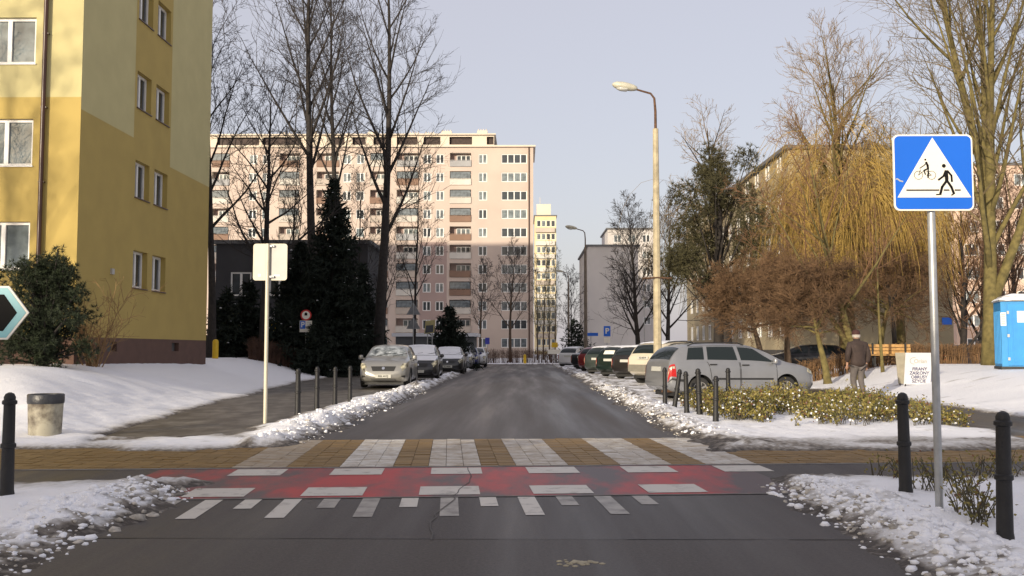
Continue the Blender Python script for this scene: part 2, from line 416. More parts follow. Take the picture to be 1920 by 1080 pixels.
# block paving of the pedestrian crossing and pavement band
def paving_material():
    m = bpy.data.materials.new('ochre_paving_blocks'); m.use_nodes = True; nt = m.node_tree; b = nt.nodes['Principled BSDF']
    at = nt.nodes.new('ShaderNodeAttribute'); at.attribute_name = 'tone'
    pa = nt.nodes.new('ShaderNodeAttribute'); pa.attribute_name = 'paint'
    tc = nt.nodes.new('ShaderNodeTexCoord')
    n = nt.nodes.new('ShaderNodeTexNoise'); n.inputs['Scale'].default_value = 5; n.inputs['Detail'].default_value = 9; n.inputs['Roughness'].default_value = .7
    nt.links.new(tc.outputs['Object'], n.inputs['Vector'])
    rp = nt.nodes.new('ShaderNodeValToRGB'); e = rp.color_ramp.elements
    e[0].position = 0; e[0].color = (.175, .105, .03, 1); e[1].position = 1; e[1].color = (.245, .15, .046, 1)
    nt.links.new(at.outputs['Fac'], rp.inputs[0])
    # paint wears off in patches
    w = nt.nodes.new('ShaderNodeMath'); w.operation = 'MULTIPLY_ADD'; w.inputs[1].default_value = 2.4; w.inputs[2].default_value = -.42
    nt.links.new(n.outputs['Fac'], w.inputs[0])
    w2 = nt.nodes.new('ShaderNodeMath'); w2.operation = 'MULTIPLY'; w2.use_clamp = True
    nt.links.new(w.outputs[0], w2.inputs[0]); nt.links.new(pa.outputs['Fac'], w2.inputs[1])
    mx = nt.nodes.new('ShaderNodeMix'); mx.data_type = 'RGBA'; mx.inputs[7].default_value = (.60, .58, .54, 1)
    nt.links.new(w2.outputs[0], mx.inputs[0]); nt.links.new(rp.outputs[0], mx.inputs[6]); nt.links.new(mx.outputs[2], b.inputs['Base Color'])
    b.inputs['Roughness'].default_value = .6
    bp = nt.nodes.new('ShaderNodeBump'); bp.inputs['Strength'].default_value = .3; bp.inputs['Distance'].default_value = .01
    nt.links.new(n.outputs['Fac'], bp.inputs['Height']); nt.links.new(bp.outputs[0], b.inputs['Normal'])
    return m
PAVE = paving_material()
JOINT = mat('paving_joint', (.07, .052, .03), .9, 0, .2)
pav = struct(sheet('pavement_crossing', strip(-12, 12, .04, 3.32), -.002, JOINT))
vs, fs, tone, paint = [], [], [], []
rnd = random.Random(9)
u = -9.0; col = 0
while u < 9.4:
    v = .05 - (.05 if col % 2 else 0)
    while v < 3.3:
        v0, v1 = max(v, .045), min(v + .1, 3.32)
        if v1 - v0 > .02:
            z = .008 + rnd.uniform(-.0035, .003); g = .0032; o = len(vs)
            q = [(u + g, v0 + g), (u + .2 - g, v0 + g), (u + .2 - g, v1 - g), (u + g, v1 - g)]
            for a, b_ in q: vs.append((*fu(a, b_), z + rnd.uniform(-.0012, .0012)))
            for a, b_ in q: vs.append((*fu(a, b_), -.004))
            fs += [(o, o + 1, o + 2, o + 3), (o, o + 4, o + 5, o + 1), (o + 1, o + 5, o + 6, o + 2), (o + 2, o + 6, o + 7, o + 3), (o + 3, o + 7, o + 4, o)]
            t = rnd.random(); cen = u + .1
            p = 0.0
            for k, s in enumerate(STR):
                if s - .03 <= cen <= s + .60: p = (.45, 1.1, .85, .85, .9, 1.0)[k] * rnd.uniform(.75, 1.1)
            tone += [t] * 8; paint += [p] * 8
        v += .1
    u += .2; col += 1
me = bpy.data.meshes.new('paving_blocks'); me.from_pydata(vs, [], fs)
for nm, dat in (('tone', tone), ('paint', paint)):
    a = me.attributes.new(nm, 'FLOAT', 'POINT'); a.data.foreach_set('value', dat)
me.materials.append(PAVE)
struct(link('paving_blocks', me, pav), 'stuff')
# crumbs and chunks of ploughed snow along the kerbs
def chunk_strip():
    rn = random.Random(77); bm_v, bm_f, bm_m = [], [], []
    t_ = (1 + 5 ** .5) / 2
    ico = [Vector(p).normalized() for p in ((-1, t_, 0), (1, t_, 0), (-1, -t_, 0), (1, -t_, 0), (0, -1, t_), (0, 1, t_), (0, -1, -t_), (0, 1, -t_), (t_, 0, -1), (t_, 0, 1), (-t_, 0, -1), (-t_, 0, 1))]
    icf = [(0, 11, 5), (0, 5, 1), (0, 1, 7), (0, 7, 10), (0, 10, 11), (1, 5, 9), (5, 11, 4), (11, 10, 2), (10, 7, 6), (7, 1, 8), (3, 9, 4), (3, 4, 2), (3, 2, 6), (3, 6, 8), (3, 8, 9), (4, 9, 5), (2, 4, 11), (6, 2, 10), (8, 6, 7), (9, 8, 1)]
    spots = []
    for _ in range(6500):
        s = rn.random()
        if s < .34: y = rn.uniform(4.2, 9.6); x = ROAD_R + rn.gauss(.32, .24)
        elif s < .52: y = rn.uniform(4.2, 9.2); x = ROAD_L - rn.gauss(.30, .24)
        elif s < .80: y = rn.uniform(13.5, 31); x = ROAD_L - rn.gauss(.42, .26)
        else: y = rn.uniform(14.5, 34); x = ROAD_R + rn.gauss(.28, .22)
        spots.append((x, y))
    xs = np.array([p[0] for p in spots]); ys = np.array([p[1] for p in spots]); zs, ds = snow_height(xs, ys)
    for (x, y), z, d in zip(spots, zs, ds):
        if x > ROAD_L + .15 and x < ROAD_R - .15: continue
        r = min(.05, rn.lognormvariate(math.log(.0125), .6)); z = max(float(z), 0.0); o = len(bm_v)
        sc = (rn.uniform(.8, 1.5), rn.uniform(.8, 1.4), rn.uniform(.5, .9))
        a = rn.uniform(0, 6.28); ca, sa = math.cos(a), math.sin(a)
        for p in ico:
            k = r * rn.uniform(.72, 1.2); px, py, pz = p.x * sc[0] * k, p.y * sc[1] * k, p.z * sc[2] * k
            bm_v.append((x + px * ca - py * sa, y + px * sa + py * ca, z + pz + r * .05))
        bm_f.extend([tuple(i + o for i in f) for f in icf])
        edge = min(abs(x - ROAD_L), abs(x - ROAD_R)); bm_m += [1 if rn.random() < (.8 if (x > 0 and y > 13) else .5) * math.exp(-edge / (.45 if (x > 0 and y > 13) else .22)) else 0] * 20
    me = bpy.data.meshes.new('ploughed_snow_chunks'); me.from_pydata(bm_v, [], bm_f); me.materials.append(M['snow']); me.materials.append(mat('gritty_snow', (.46, .425, .37), .8, 0, .4, 22))
    me.polygons.foreach_set('material_index', bm_m); me.polygons.foreach_set('use_smooth', [True] * len(bm_f))
    o = struct(link('ploughed_snow_chunks', me), 'stuff'); tag(o, 'loose chunks of ploughed snow and grit along both kerbs', 'snow')
chunk_strip()
# a trodden lump of slush on the tarmac
mb = MB()
for k in range(60):
    a = rnd.uniform(0, 6.28); r = abs(rnd.gauss(0, .045)); e = rnd.uniform(.4, 1)
    mb.lathe([(.024 * e, -.004), (.02 * e, .004), (.008 * e, .008 * e)], 6, 0, (.37 + 1.6 * r * math.cos(a), 6.1 + r * math.sin(a), 0))
tag(mb.build('slush_lump', mat('slush', (.34, .30, .21), .7, 0, .2, 20, .3)), 'small yellowish lump of slush lying on the bare tarmac', 'slush')
# ================================================================== BUILDINGS
Z = Vector((0, 0, 1))
def facade(mb, O, U, N, W, H, holes=(), ucuts=(), vcuts=(), matfn=None):
    """wall face with real openings; hole = (u0, u1, v0, v1, depth, reveal_mat, back_mat or None)"""
    O, U, N = Vector(O), Vector(U), Vector(N)
    us = sorted(set([0, W] + [round(c, 4) for h in holes for c in h[:2]] + [c for c in ucuts if 0 < c < W]))
    vs = sorted(set([0, H] + [round(c, 4) for h in holes for c in h[2:4]] + [c for c in vcuts if 0 < c < H]))
    P = lambda u, v, d=0: O + U * u + Z * v - N * d
    for i in range(len(us) - 1):
        for j in range(len(vs) - 1):
            cu, cv = (us[i] + us[i + 1]) / 2, (vs[j] + vs[j + 1]) / 2
            if any(h[0] < cu < h[1] and h[2] < cv < h[3] for h in holes): continue
            mb.quad(P(us[i], vs[j]), P(us[i + 1], vs[j]), P(us[i + 1], vs[j + 1]), P(us[i], vs[j + 1]), matfn(cu, cv) if matfn else 0)
    for h in holes:
        u0, u1, v0, v1, d, rm, bm = h
        if rm is None: rm = matfn((u0 + u1) / 2, v0 - .01) if matfn else 0
        a, b, c, e = P(u0, v0), P(u1, v0), P(u1, v1), P(u0, v1)
        A, B, C, E = P(u0, v0, d), P(u1, v0, d), P(u1, v1, d), P(u0, v1, d)
        mb.quad(a, b, B, A, rm); mb.quad(b, c, C, B, rm); mb.quad(c, e, E, C, rm); mb.quad(e, a, A, E, rm)
        if bm is not None: mb.quad(A, B, C, E, bm)
_wm = {}
def window_frame_mesh(w, h, sashes=2, fr=.07, th=.06, key=''):
    k = (round(w, 2), round(h, 2), sashes, key)
    if k in _wm: return _wm[k]
    mb = MB()
    mb.box((w / 2, 0, fr / 2), (w, th, fr)); mb.box((w / 2, 0, h - fr / 2), (w, th, fr))
    mb.box((fr / 2, 0, h / 2), (fr, th, h - 2 * fr)); mb.box((w - fr / 2, 0, h / 2), (fr, th, h - 2 * fr))
    for s in range(1, sashes): mb.box((w * s / sashes, -.004, h / 2), (fr * 1.5, th, h - 2 * fr))
    pane = MB(); pane.quad((fr, .012, fr), (w - fr, .012, fr), (w - fr, .012, h - fr), (fr, .012, h - fr))
    _wm[k] = (mb, pane); return _wm[k]
_fm = {}
def far_window(parent, loc, rotz, w, h, sashes, fm, gm, name='window'):
    k = (round(w, 2), round(h, 2), sashes, fm.name, gm.name)
    if k not in _fm:
        f, p = window_frame_mesh(w, h, sashes, .1, .08, 'far')
        mb = MB(); mb.add(f.v, f.f, 0); mb.add(p.v, p.f, 1); _fm[k] = mb.mesh('window', [fm, gm])
    return link(name, _fm[k], parent, loc, rotz)

STUCCO = dict(bump=.12, bscale=120)
GOLD = mat('golden_yellow_render', (.44, .325, .095), .85, 0, .05, 1.2, **STUCCO)
PALE = mat('pale_yellow_render', (.52, .46, .225), .85, 0, .05, 1.2, **STUCCO)
PLINTH = mat('brown_plinth_render', (.115, .062, .045), .85, 0, .12, 2.5, **STUCCO)
CURT = mat('curtained_window_glass', (.17, .20, .205), .015, 0, .45, 1.6, spec=.6)
DARKG = mat('dark_window_glass', (.045, .052, .058), .06, 0, .3, 1.5, spec=.6)
SILL = mat('brown_sill', (.10, .06, .045), .5, 0, .1)
PIPE = mat('brown_downpipe', (.055, .022, .014), .35, 0, .15, 5)
ROOFM = mat('grey_roofing', (.12, .12, .12), .8, 0, .15)

# ---- yellow block on the left
yb = thing('apartment_building', 'yellow apartment block with pale and golden render, brown plinth and paired windows', 'building', (-11.77, 25.1, .55))
GX, FY, GL, TOPZ = -11.77, 25.1, 10.5, 17.2
b0 = .55
MATS = [GOLD, PALE, PLINTH, ROOFM]
plz = 1.66 - b0
col0 = ATX(251, 250, GX).y - FY; col1 = ATX(320, 250, GX).y - FY
zl, zr = ATX(137, 196, GX).z - b0, ATX(330, 319, GX).z - b0
def gable_mat(u, v):
    if v < plz: return 2
    if u < col0: return 1 if v > zl else 0
    if u < col1: return 0
    return 1 if v > zr else 0
gw = [(ATX(249, 505, GX).y - FY, ATX(276, 505, GX).y - FY), (ATX(285, 515, GX).y - FY, ATX(310, 515, GX).y - FY)]
sill0 = ATX(262, 541, GX).z - b0; wh = 1.14
holes = [(a, b, sill0 + 2.76 * k, sill0 + 2.76 * k + wh, .24, None, None) for k in range(5) for a, b in gw]
vents = [(ATX(201, 650, GX).y - FY, ATX(219, 650, GX).y - FY), (ATX(322, 658, GX).y - FY, ATX(335, 658, GX).y - FY)]
holes += [(a, b, .72, 1.0, .15, 2, 3) for a, b in vents]
mb = MB(); facade(mb, (0, 0, 0), (0, 1, 0), (1, 0, 0), GL, TOPZ - b0, holes, (col0, col1), (plz, zl, zr), gable_mat)
mb.build('gable_wall', MATS, yb)
# street-corner facade
FW = 34.0
fz0 = AT(50, 505, FY).z - b0
wx1 = AT(68, 60, FY).x - GX; wtop = AT(50, 20, FY).z - AT(50, 107, FY).z
zf = AT(60, 182, FY).z - b0
fh = []
for k in range(5):
    for c in range(8):
        a = wx1 - 1.5 - 3.3 * c
        fh.append((FW + a, FW + a + 1.5, fz0 + 2.76 * k, fz0 + 2.76 * k + wtop, .17, None, None))
mb = MB(); facade(mb, (-FW, 0, 0), (1, 0, 0), (0, -1, 0), FW, TOPZ - b0, fh, (), (plz, zf), lambda u, v: 2 if v < plz else (1 if v > zf else 0))
mb.build('front_wall', MATS, yb)
mb = MB(); H = TOPZ - b0
mb.quad((0, GL, 0), (-FW, GL, 0), (-FW, GL, H), (0, GL, H), 0); mb.quad((-FW, GL, 0), (-FW, 0, 0), (-FW, 0, H), (-FW, GL, H), 0)
mb.build('rear_wall', MATS, yb)
mb = MB(); mb.box((-FW / 2, GL / 2, H + .13), (FW + .5, GL + .5, .25)); mb.build('roof', ROOFM, yb)
def near_window(parent, loc, rotz, w, h, sashes, gm, sm, deep):
    f, p = window_frame_mesh(w, h, sashes, .075, .07)
    o = f.build('window', M['white'], parent, loc, rotz); p.build('pane', gm, o)
    s = MB(); s.box((w / 2, -deep / 2 - .01, -.02), (w + .06, deep + .06, .03)); s.build('sill', sm, o)
    return o
for k in range(5):
    for a, b in gw: near_window(yb, (-.20, a + .004, sill0 + 2.76 * k + .004), R(90), b - a - .008, wh - .008, 2, DARKG, SILL, .2)
    for c in range(3):
        a = wx1 - 1.5 - 3.3 * c
        near_window(yb, (a + .004, .13, fz0 + 2.76 * k + .004), 0, 1.492, wtop - .008, 2, CURT, M['white'], .13)
mb = MB(); px_ = AT(84, 220, FY).x - GX
mb.tube([(px_, -.1, .45), (px_, -.1, H)], .06, 10)
for k in range(8): mb.box((px_, -.06, 1.2 + 2 * k), (.15, .1, .03))
mb.build('downpipe', PIPE, yb, smooth=40)
mb = MB(); q = ATX(209, 509, GX); mb.box((.03, q.y - FY, q.z - b0), (.06, .16, .16)); mb.build('junction_box', M['alu'], yb)

# ---- pink slab block closing the street
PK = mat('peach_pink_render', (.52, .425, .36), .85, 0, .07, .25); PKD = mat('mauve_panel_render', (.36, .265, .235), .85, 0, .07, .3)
PKL = mat('pale_cornice', (.62, .55, .45), .8, 0, .06, .4); LOUV = mat('attic_louvre', (.045, .028, .024), .7, 0, .3, 3)
BALS = [mat('balcony_panel', c, .7, 0, .12, .6) for c in ((.50, .46, .40), (.20, .12, .08), (.42, .36, .30), (.30, .30, .30), (.55, .52, .46))]
PY = 144.0
pb = thing('apartment_block', 'long pink eleven storey slab block with balconies closing the end of the street', 'building', (0, PY, 0))
pxX = lambda p: AT(p, 450, PY).x
XL, XR = -53.0, pxX(1000)
cols = [('3', 940, 988), ('1', 897, 913), ('L', 843, 883), ('1', 817, 832), ('1', 793, 808), ('L', 743, 784), ('L', 693, 728), ('1', 667, 682), ('1', 642, 657),
        ('L', 592, 634), ('L', 522, 560), ('1', 490, 505), ('1', 465, 480), ('L', 395, 428)]
rows = [AT(900, 298 + 34.5 * k, PY).z for k in range(11)]
top = AT(900, 276, PY).z
holes = []; todo = []
rr = random.Random(4)
for r_, zc in enumerate(rows):
    for ty, a, b in cols:
        x0, x1 = pxX(a), pxX(b)
        if ty == 'L':
            holes.append((x0 - XL, x1 - XL, zc - 1.2, zc + .95, 1.1, 1, 2)); todo.append((ty, x0, x1, zc))
        else:
            holes.append((x0 - XL, x1 - XL, zc - .7, zc + .72, .16, 1, None)); todo.append((ty, x0, x1, zc))
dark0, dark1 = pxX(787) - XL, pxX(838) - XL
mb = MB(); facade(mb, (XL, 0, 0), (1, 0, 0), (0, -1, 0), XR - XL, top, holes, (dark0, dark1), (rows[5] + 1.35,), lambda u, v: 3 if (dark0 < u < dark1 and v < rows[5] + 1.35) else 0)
mb.quad((XR, 0, 0), (XR, 12, 0), (XR, 12, top), (XR, 0, top), 0); mb.quad((XL, 12, 0), (XL, 0, 0), (XL, 0, top), (XL, 12, top), 0)
mb.quad((XR, 12, 0), (XL, 12, 0), (XL, 12, top), (XR, 12, top), 0); mb.quad((XL, 0, top), (XR, 0, top), (XR, 12, top), (XL, 12, top), 2)
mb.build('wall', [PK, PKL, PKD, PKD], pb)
GL3 = [DARKG, CURT, mat('grey_window_glass', (.13, .15, .16), .07, 0, .4, 2, spec=.6)]
bal_mesh = {}
for ty, x0, x1, zc in todo:
    w = x1 - x0; g = GL3[rr.choice((0, 0, 1, 2, 2))]
    if ty == '3': far_window(pb, (x0, .10, zc - .7), 0, w, 1.42, 4, M['white'], g)
    elif ty == '1': far_window(pb, (x0, .10, zc - .7), 0, w, 1.42, 2, M['white'], g)
    else:
        far_window(pb, (x0 + w * .30, 1.04, zc - .75), 0, w * .66, 1.5, 3, M['white'], g)
        key = (round(w, 1), rr.randrange(5))
        if key not in bal_mesh:
            m2 = MB(); m2.box((w / 2, -.12, .45), (w + .02, .06, .8)); m2.box((w / 2, -.12, .93), (w + .1, .09, .05)); m2.box((w / 2, .3, .0), (w - .02, .9, .1))
            bal_mesh[key] = m2.mesh('balcony', BALS[key[1]])
        link('balcony', bal_mesh[key], pb, (x0, 0, zc - 1.12))
        if rr.random() < .35:
            m2 = MB(); m2.box((w, .5, 1.0), (w * .96, .03, 1.9)) if False else m2.box((w / 2, -.05, 1.45), (w * .94, .03, .98))
            f = m2.build('balcony_glazing', GL3[2], pb, (x0, 0, zc - 1.12))
mb = MB(); mb.box(((XL + XR) / 2, 5.9, top + .12), (XR - XL + .7, 12.6, .25)); mb.build('parapet', PKL, pb)
mb = MB(); mb.box(((pxX(925) + XR) / 2, 5.9, top + .30), (XR - pxX(925) - .6, 11.5, .12)); mb.build('roof_snow', M['snow'], pb)
# dark louvred attic set on the roof
ax0, ax1 = -53.0, pxX(926); ah = AT(800, 254, PY + 1).z - top - .25
hs = []; x = ax0 + .6
for a, b in ((400, 480), (487, 560), (618, 642), (657, 682), (697, 728), (741, 780), (792, 824), (841, 884), (912, 925)):
    hs.append((pxX(a) - ax0, pxX(b) - ax0, .35, ah - .25, .5, 1, 1))
mb = MB(); facade(mb, (ax0, .9, top + .25), (1, 0, 0), (0, -1, 0), ax1 - ax0, ah, hs)
mb.quad((ax1, .9, top + .25), (ax1, 11, top + .25), (ax1, 11, top + .25 + ah), (ax1, .9, top + .25 + ah), 1)
at_ = mb.build('attic', [PKL, LOUV], pb)
mb = MB(); mb.box(((ax0 + ax1) / 2, 5.9, top + .35 + ah), (ax1 - ax0 + .5, 10.8, .2)); mb.build('attic_roof', PKL, at_)
for p, hh in ((455, .5), (520, .7), (572, .9), (642, .5), (690, .9), (735, .4), (770, .7), (800, .7), (833, 1.0), (902, 1.1)):
    m2 = MB(); m2.box((pxX(p), 4, top + .45 + ah + hh / 2), (1.6, 1.2, hh))
    for q in range(4): m2.tube([(pxX(p) - .6 + .4 * q, 4, top + .45 + ah + hh), (pxX(p) - .6 + .4 * q, 4, top + .8 + ah + hh)], .08, 5)
    m2.build('chimney', PKL, at_)
mb = MB(); mb.tube([(pxX(992), -.12, 0), (pxX(992), -.12, top)], .09, 6); mb.build('downpipe', PIPE, pb)

# ---- generic flat-roofed blocks
def block(name, label, x0, x1, y0, y1, z0, z1, wm, front=None, side=None, gm=DARKG, fm=None, roof=ROOFM, plinth=None, group=None, cat='building', deep=.14):
    t = thing(name, label, cat, (x0, y0, z0), 0, group); H = z1 - z0; fm = fm or M['white']
    mb = MB(); mats = [wm, plinth or wm]
    pv = 1.0 if plinth else -1
    fn = lambda u, v: 1 if v < pv else 0
    fr = front or []; sd = side or []
    facade(mb, (0, 0, 0), (1, 0, 0), (0, -1, 0), x1 - x0, H, [(a, b, c, d, deep, 0, None) for a, b, c, d, s in fr], (), (pv,), fn)
    left = x0 > 0
    if left: facade(mb, (0, y1 - y0, 0), (0, -1, 0), (-1, 0, 0), y1 - y0, H, [(a, b, c, d, deep, 0, None) for a, b, c, d, s in sd], (), (pv,), fn); ox = x1 - x0
    else: facade(mb, (x1 - x0, 0, 0), (0, 1, 0), (1, 0, 0), y1 - y0, H, [(a, b, c, d, deep, 0, None) for a, b, c, d, s in sd], (), (pv,), fn); ox = 0
    mb.quad((ox, 0, 0), (ox, y1 - y0, 0), (ox, y1 - y0, H), (ox, 0, H)); mb.quad((0, y1 - y0, 0), (x1 - x0, y1 - y0, 0), (x1 - x0, y1 - y0, H), (0, y1 - y0, H))
    mb.build('wall', mats, t)
    mb = MB(); mb.box(((x1 - x0) / 2, (y1 - y0) / 2, H + .12), (x1 - x0 + .5, y1 - y0 + .5, .24)); mb.build('roof', roof, t)
    gs = gm if isinstance(gm, list) else [gm]
    for a, b, c, d, s in fr: far_window(t, (a, deep - .05, c), 0, b - a, d - c, s, fm, rr.choice(gs))
    for a, b, c, d, s in sd:
        if left: far_window(t, (deep - .05, (y1 - y0) - a, c), R(-90), b - a, d - c, s, fm, rr.choice(gs))
        else: far_window(t, (x1 - x0 - deep + .05, a, c), R(90), b - a, d - c, s, fm, rr.choice(gs))
    return t
# cream tower beyond the slab's end
CREAM = mat('cream_render', (.62, .52, .30), .85, 0, .06, .3)
cx0, cx1 = AT(1003, 500, 240).x, AT(1043, 500, 240).x; ch = AT(1020, 405, 240).z
fr = []
for k in range(10):
    z = ch - 2.7 - 3.31 * k
    for c in range(4): fr.append((.5 + c * 1.2, 1.5 + c * 1.2, z, z + 1.6, 1))
ct = block('tower_block', 'narrow cream tower block standing behind the end of the pink slab', cx0, cx1, 240, 256, 0, ch, CREAM, fr, None, [GL3[0], GL3[2]])
for k in range(10):
    m2 = MB(); m2.box(((cx1 - cx0) / 2 - .1, -.35, ch - 3.6 - 3.31 * k), (cx1 - cx0 - .5, .6, 1.1)); m2.build('balcony', BALS[4] if k % 4 else BALS[2], ct)
mb = MB(); mb.box((2.3, 5, ch + 1.8), (3.6, 5, 3.2)); mb.tube([(1.4, 5, ch + 2.7), (1.4, 5, ch + 5.5)], .06, 5); mb.build('lift_house', PKL, ct)
# off-white block with shaded end wall
WH = mat('offwhite_render', (.52, .49, .46), .85, 0, .06, .3)
wx0, wxr = AT(1103, 550, 130).x, AT(1197, 550, 130).x
block('white_building', 'off-white block with blank end wall beyond the second street lamp', wx0, wxr, 130, 150, 0, AT(1150, 462, 130).z, WH, None, [(2 + 3.2 * c, 3.4 + 3.2 * c, 1.6 + 2.75 * k, 3.0 + 2.75 * k, 2) for c in range(5) for k in range(5)])
bx0, bx1 = AT(1140, 550, 160).x, AT(1235, 550, 160).x
bh = AT(1180, 430, 160).z
block('white_building', 'taller pale block rising behind the off-white end wall', bx0, bx1, 160, 172, 0, bh, WH, [(1 + 2.4 * c, 2.3 + 2.4 * c, bh - 2.2 - 2.75 * k, bh - .9 - 2.75 * k, 2) for c in range(3) for k in range(6)], None, GL3)
# beige block behind the willow
BEI = mat('shaded_beige_render', (.32, .265, .165), .85, 0, .08, .4); BPL = mat('dark_plinth', (.05, .045, .04), .85, 0, .15)  # beige kept darker to stand in for the shade on the gable
gx0, gx1 = AT(1482, 550, 62).x, AT(1786, 550, 62).x
sidew = [(2 + 3.1 * c, 3.5 + 3.1 * c, 1.9 + 2.75 * k, 3.3 + 2.75 * k, 2) for c in range(12) for k in range(5)]
bei = block('beige_building', 'beige five storey block with blank gable behind the yellow weeping willow', gx0, gx1, 62, 101, .3, AT(1450, 280, 62).z, BEI, None, sidew, GL3, plinth=BPL)
q = AT(1775, 602, 62)
mb = MB(); mb.box((q.x - gx0, -.04, q.z - .3), (.62, .04, .45)); plq = mb.build('number_plaque', M['blue'], bei)
# pink block at far right
PK2 = mat('salmon_render', (.60, .44, .34), .85, 0, .06, .25)
rx0 = AT(1790, 500, 112).x; rh = AT(1850, 310, 112).z
block('apartment_block', 'salmon pink block glimpsed through the bare branches behind the portable toilet', rx0, rx0 + 34, 112, 124, 0, rh, PK2, [(1.2 + 3.0 * c, 2.9 + 3.0 * c, rh - 2.4 - 2.75 * k, rh - 1.0 - 2.75 * k, 2) for c in range(11) for k in range(8)], None, GL3)
# low dark building behind the spruces
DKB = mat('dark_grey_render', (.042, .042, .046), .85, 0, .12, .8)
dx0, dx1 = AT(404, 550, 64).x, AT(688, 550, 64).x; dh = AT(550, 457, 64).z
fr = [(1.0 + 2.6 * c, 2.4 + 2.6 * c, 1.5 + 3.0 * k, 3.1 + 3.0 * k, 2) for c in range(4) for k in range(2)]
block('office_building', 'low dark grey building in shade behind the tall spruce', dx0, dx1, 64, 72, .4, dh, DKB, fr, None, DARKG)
# grey garage with snow on its roof
GRY = mat('grey_render', (.13, .135, .14), .85, 0, .1, 1)
kx0, kx1 = AT(742, 640, 66).x, AT(889, 640, 66).x; kz = AT(820, 631, 66).z
block('garage', 'small grey flat roofed garage with snow lying along its roof edge', kx0, kx1, 66, 70, 0, kz, GRY, [(4.0, 5.2, .1, 1.9, 1)], None, DARKG, fm=GRY, roof=M['snow'])
# blocks outside the picture whose shadows fall into it
NB = mat('neighbour_render', (.45, .42, .37), .85, 0, .06, .3)
block('apartment_block', 'tall beige slab block hidden behind the yellow apartment block', -86, -28.5, 64, 76, 0, 33.6, NB)
block('tower_block', 'tall beige tower hidden behind the yellow block and shading the far street', -36.5, -24, 44.5, 56, 0, 33.6, NB)  # unseen, added so its shadow covers the off-white end wall
block('apartment_block', 'five storey beige block across the road, facing the crossing', -80, 45, -61, -48.5, 0, 15.0, NB)
# ================================================================== TREES AND PLANTS
BARK_D = mat('dark_bark', (.030, .025, .022), .9, 0, .3, 6, .5, 30)
BARK_B = mat('brown_bark', (.085, .058, .038), .9, 0, .3, 6, .5, 30)
BARK_O = mat('olive_mossy_bark', (.13, .105, .035), .9, 0, .35, 5, .5, 30)
TWIG_D = mat('dark_twigs', (.034, .029, .027), .9, 0, .25, 4)
TWIG_B = mat('brown_twigs', (.15, .08, .04), .9, 0, .3, 4)
TWIG_W = mat('willow_twigs', (.19, .13, .06), .9, 0, .3, 4)
TWIG_R = mat('russet_twigs', (.125, .072, .036), .9, 0, .3, 4)
WILLOW = mat('golden_willow_shoots', (.37, .25, .065), .8, 0, .3, 3)
WILLOW_D = mat('dull_willow_shoots', (.16, .115, .055), .85, 0, .3, 3)
NEEDLE = mat('spruce_needles', (.012, .020, .012), .85, 0, .35, 5)
NEEDLE_P = mat('pine_needles', (.020, .030, .010), .75, 0, .45, 4)
NEEDLE_O = mat('olive_pine_needles', (.055, .05, .02), .8, 0, .4, 3)

def rvec(rn): 
    while True:
        v = Vector((rn.uniform(-1, 1), rn.uniform(-1, 1), rn.uniform(-1, 1)))
        if .05 < v.length < 1: return v.normalized()
def path(p, d, L, n, rn, wob, grav):
    pts = [p.copy()]; d = d.copy()
    for i in range(n):
        d = (d + rvec(rn) * wob + Vector((0, 0, grav))).normalized()
        p = p + d * (L / n); pts.append(p)
    return pts, d
def at_path(pts, t):
    f = t * (len(pts) - 1); i = min(int(f), len(pts) - 2); f -= i
    return pts[i].lerp(pts[i + 1], f), (pts[i + 1] - pts[i]).normalized()
def side_dir(d, ang, rn, az=None):
    a = Vector((0, 0, 1)) if abs(d.z) < .9 else Vector((1, 0, 0))
    x = d.cross(a).normalized(); y = d.cross(x)
    az = rn.uniform(0, 6.283) if az is None else az
    return (d * math.cos(ang) + (x * math.cos(az) + y * math.sin(az)) * math.sin(ang)).normalized()

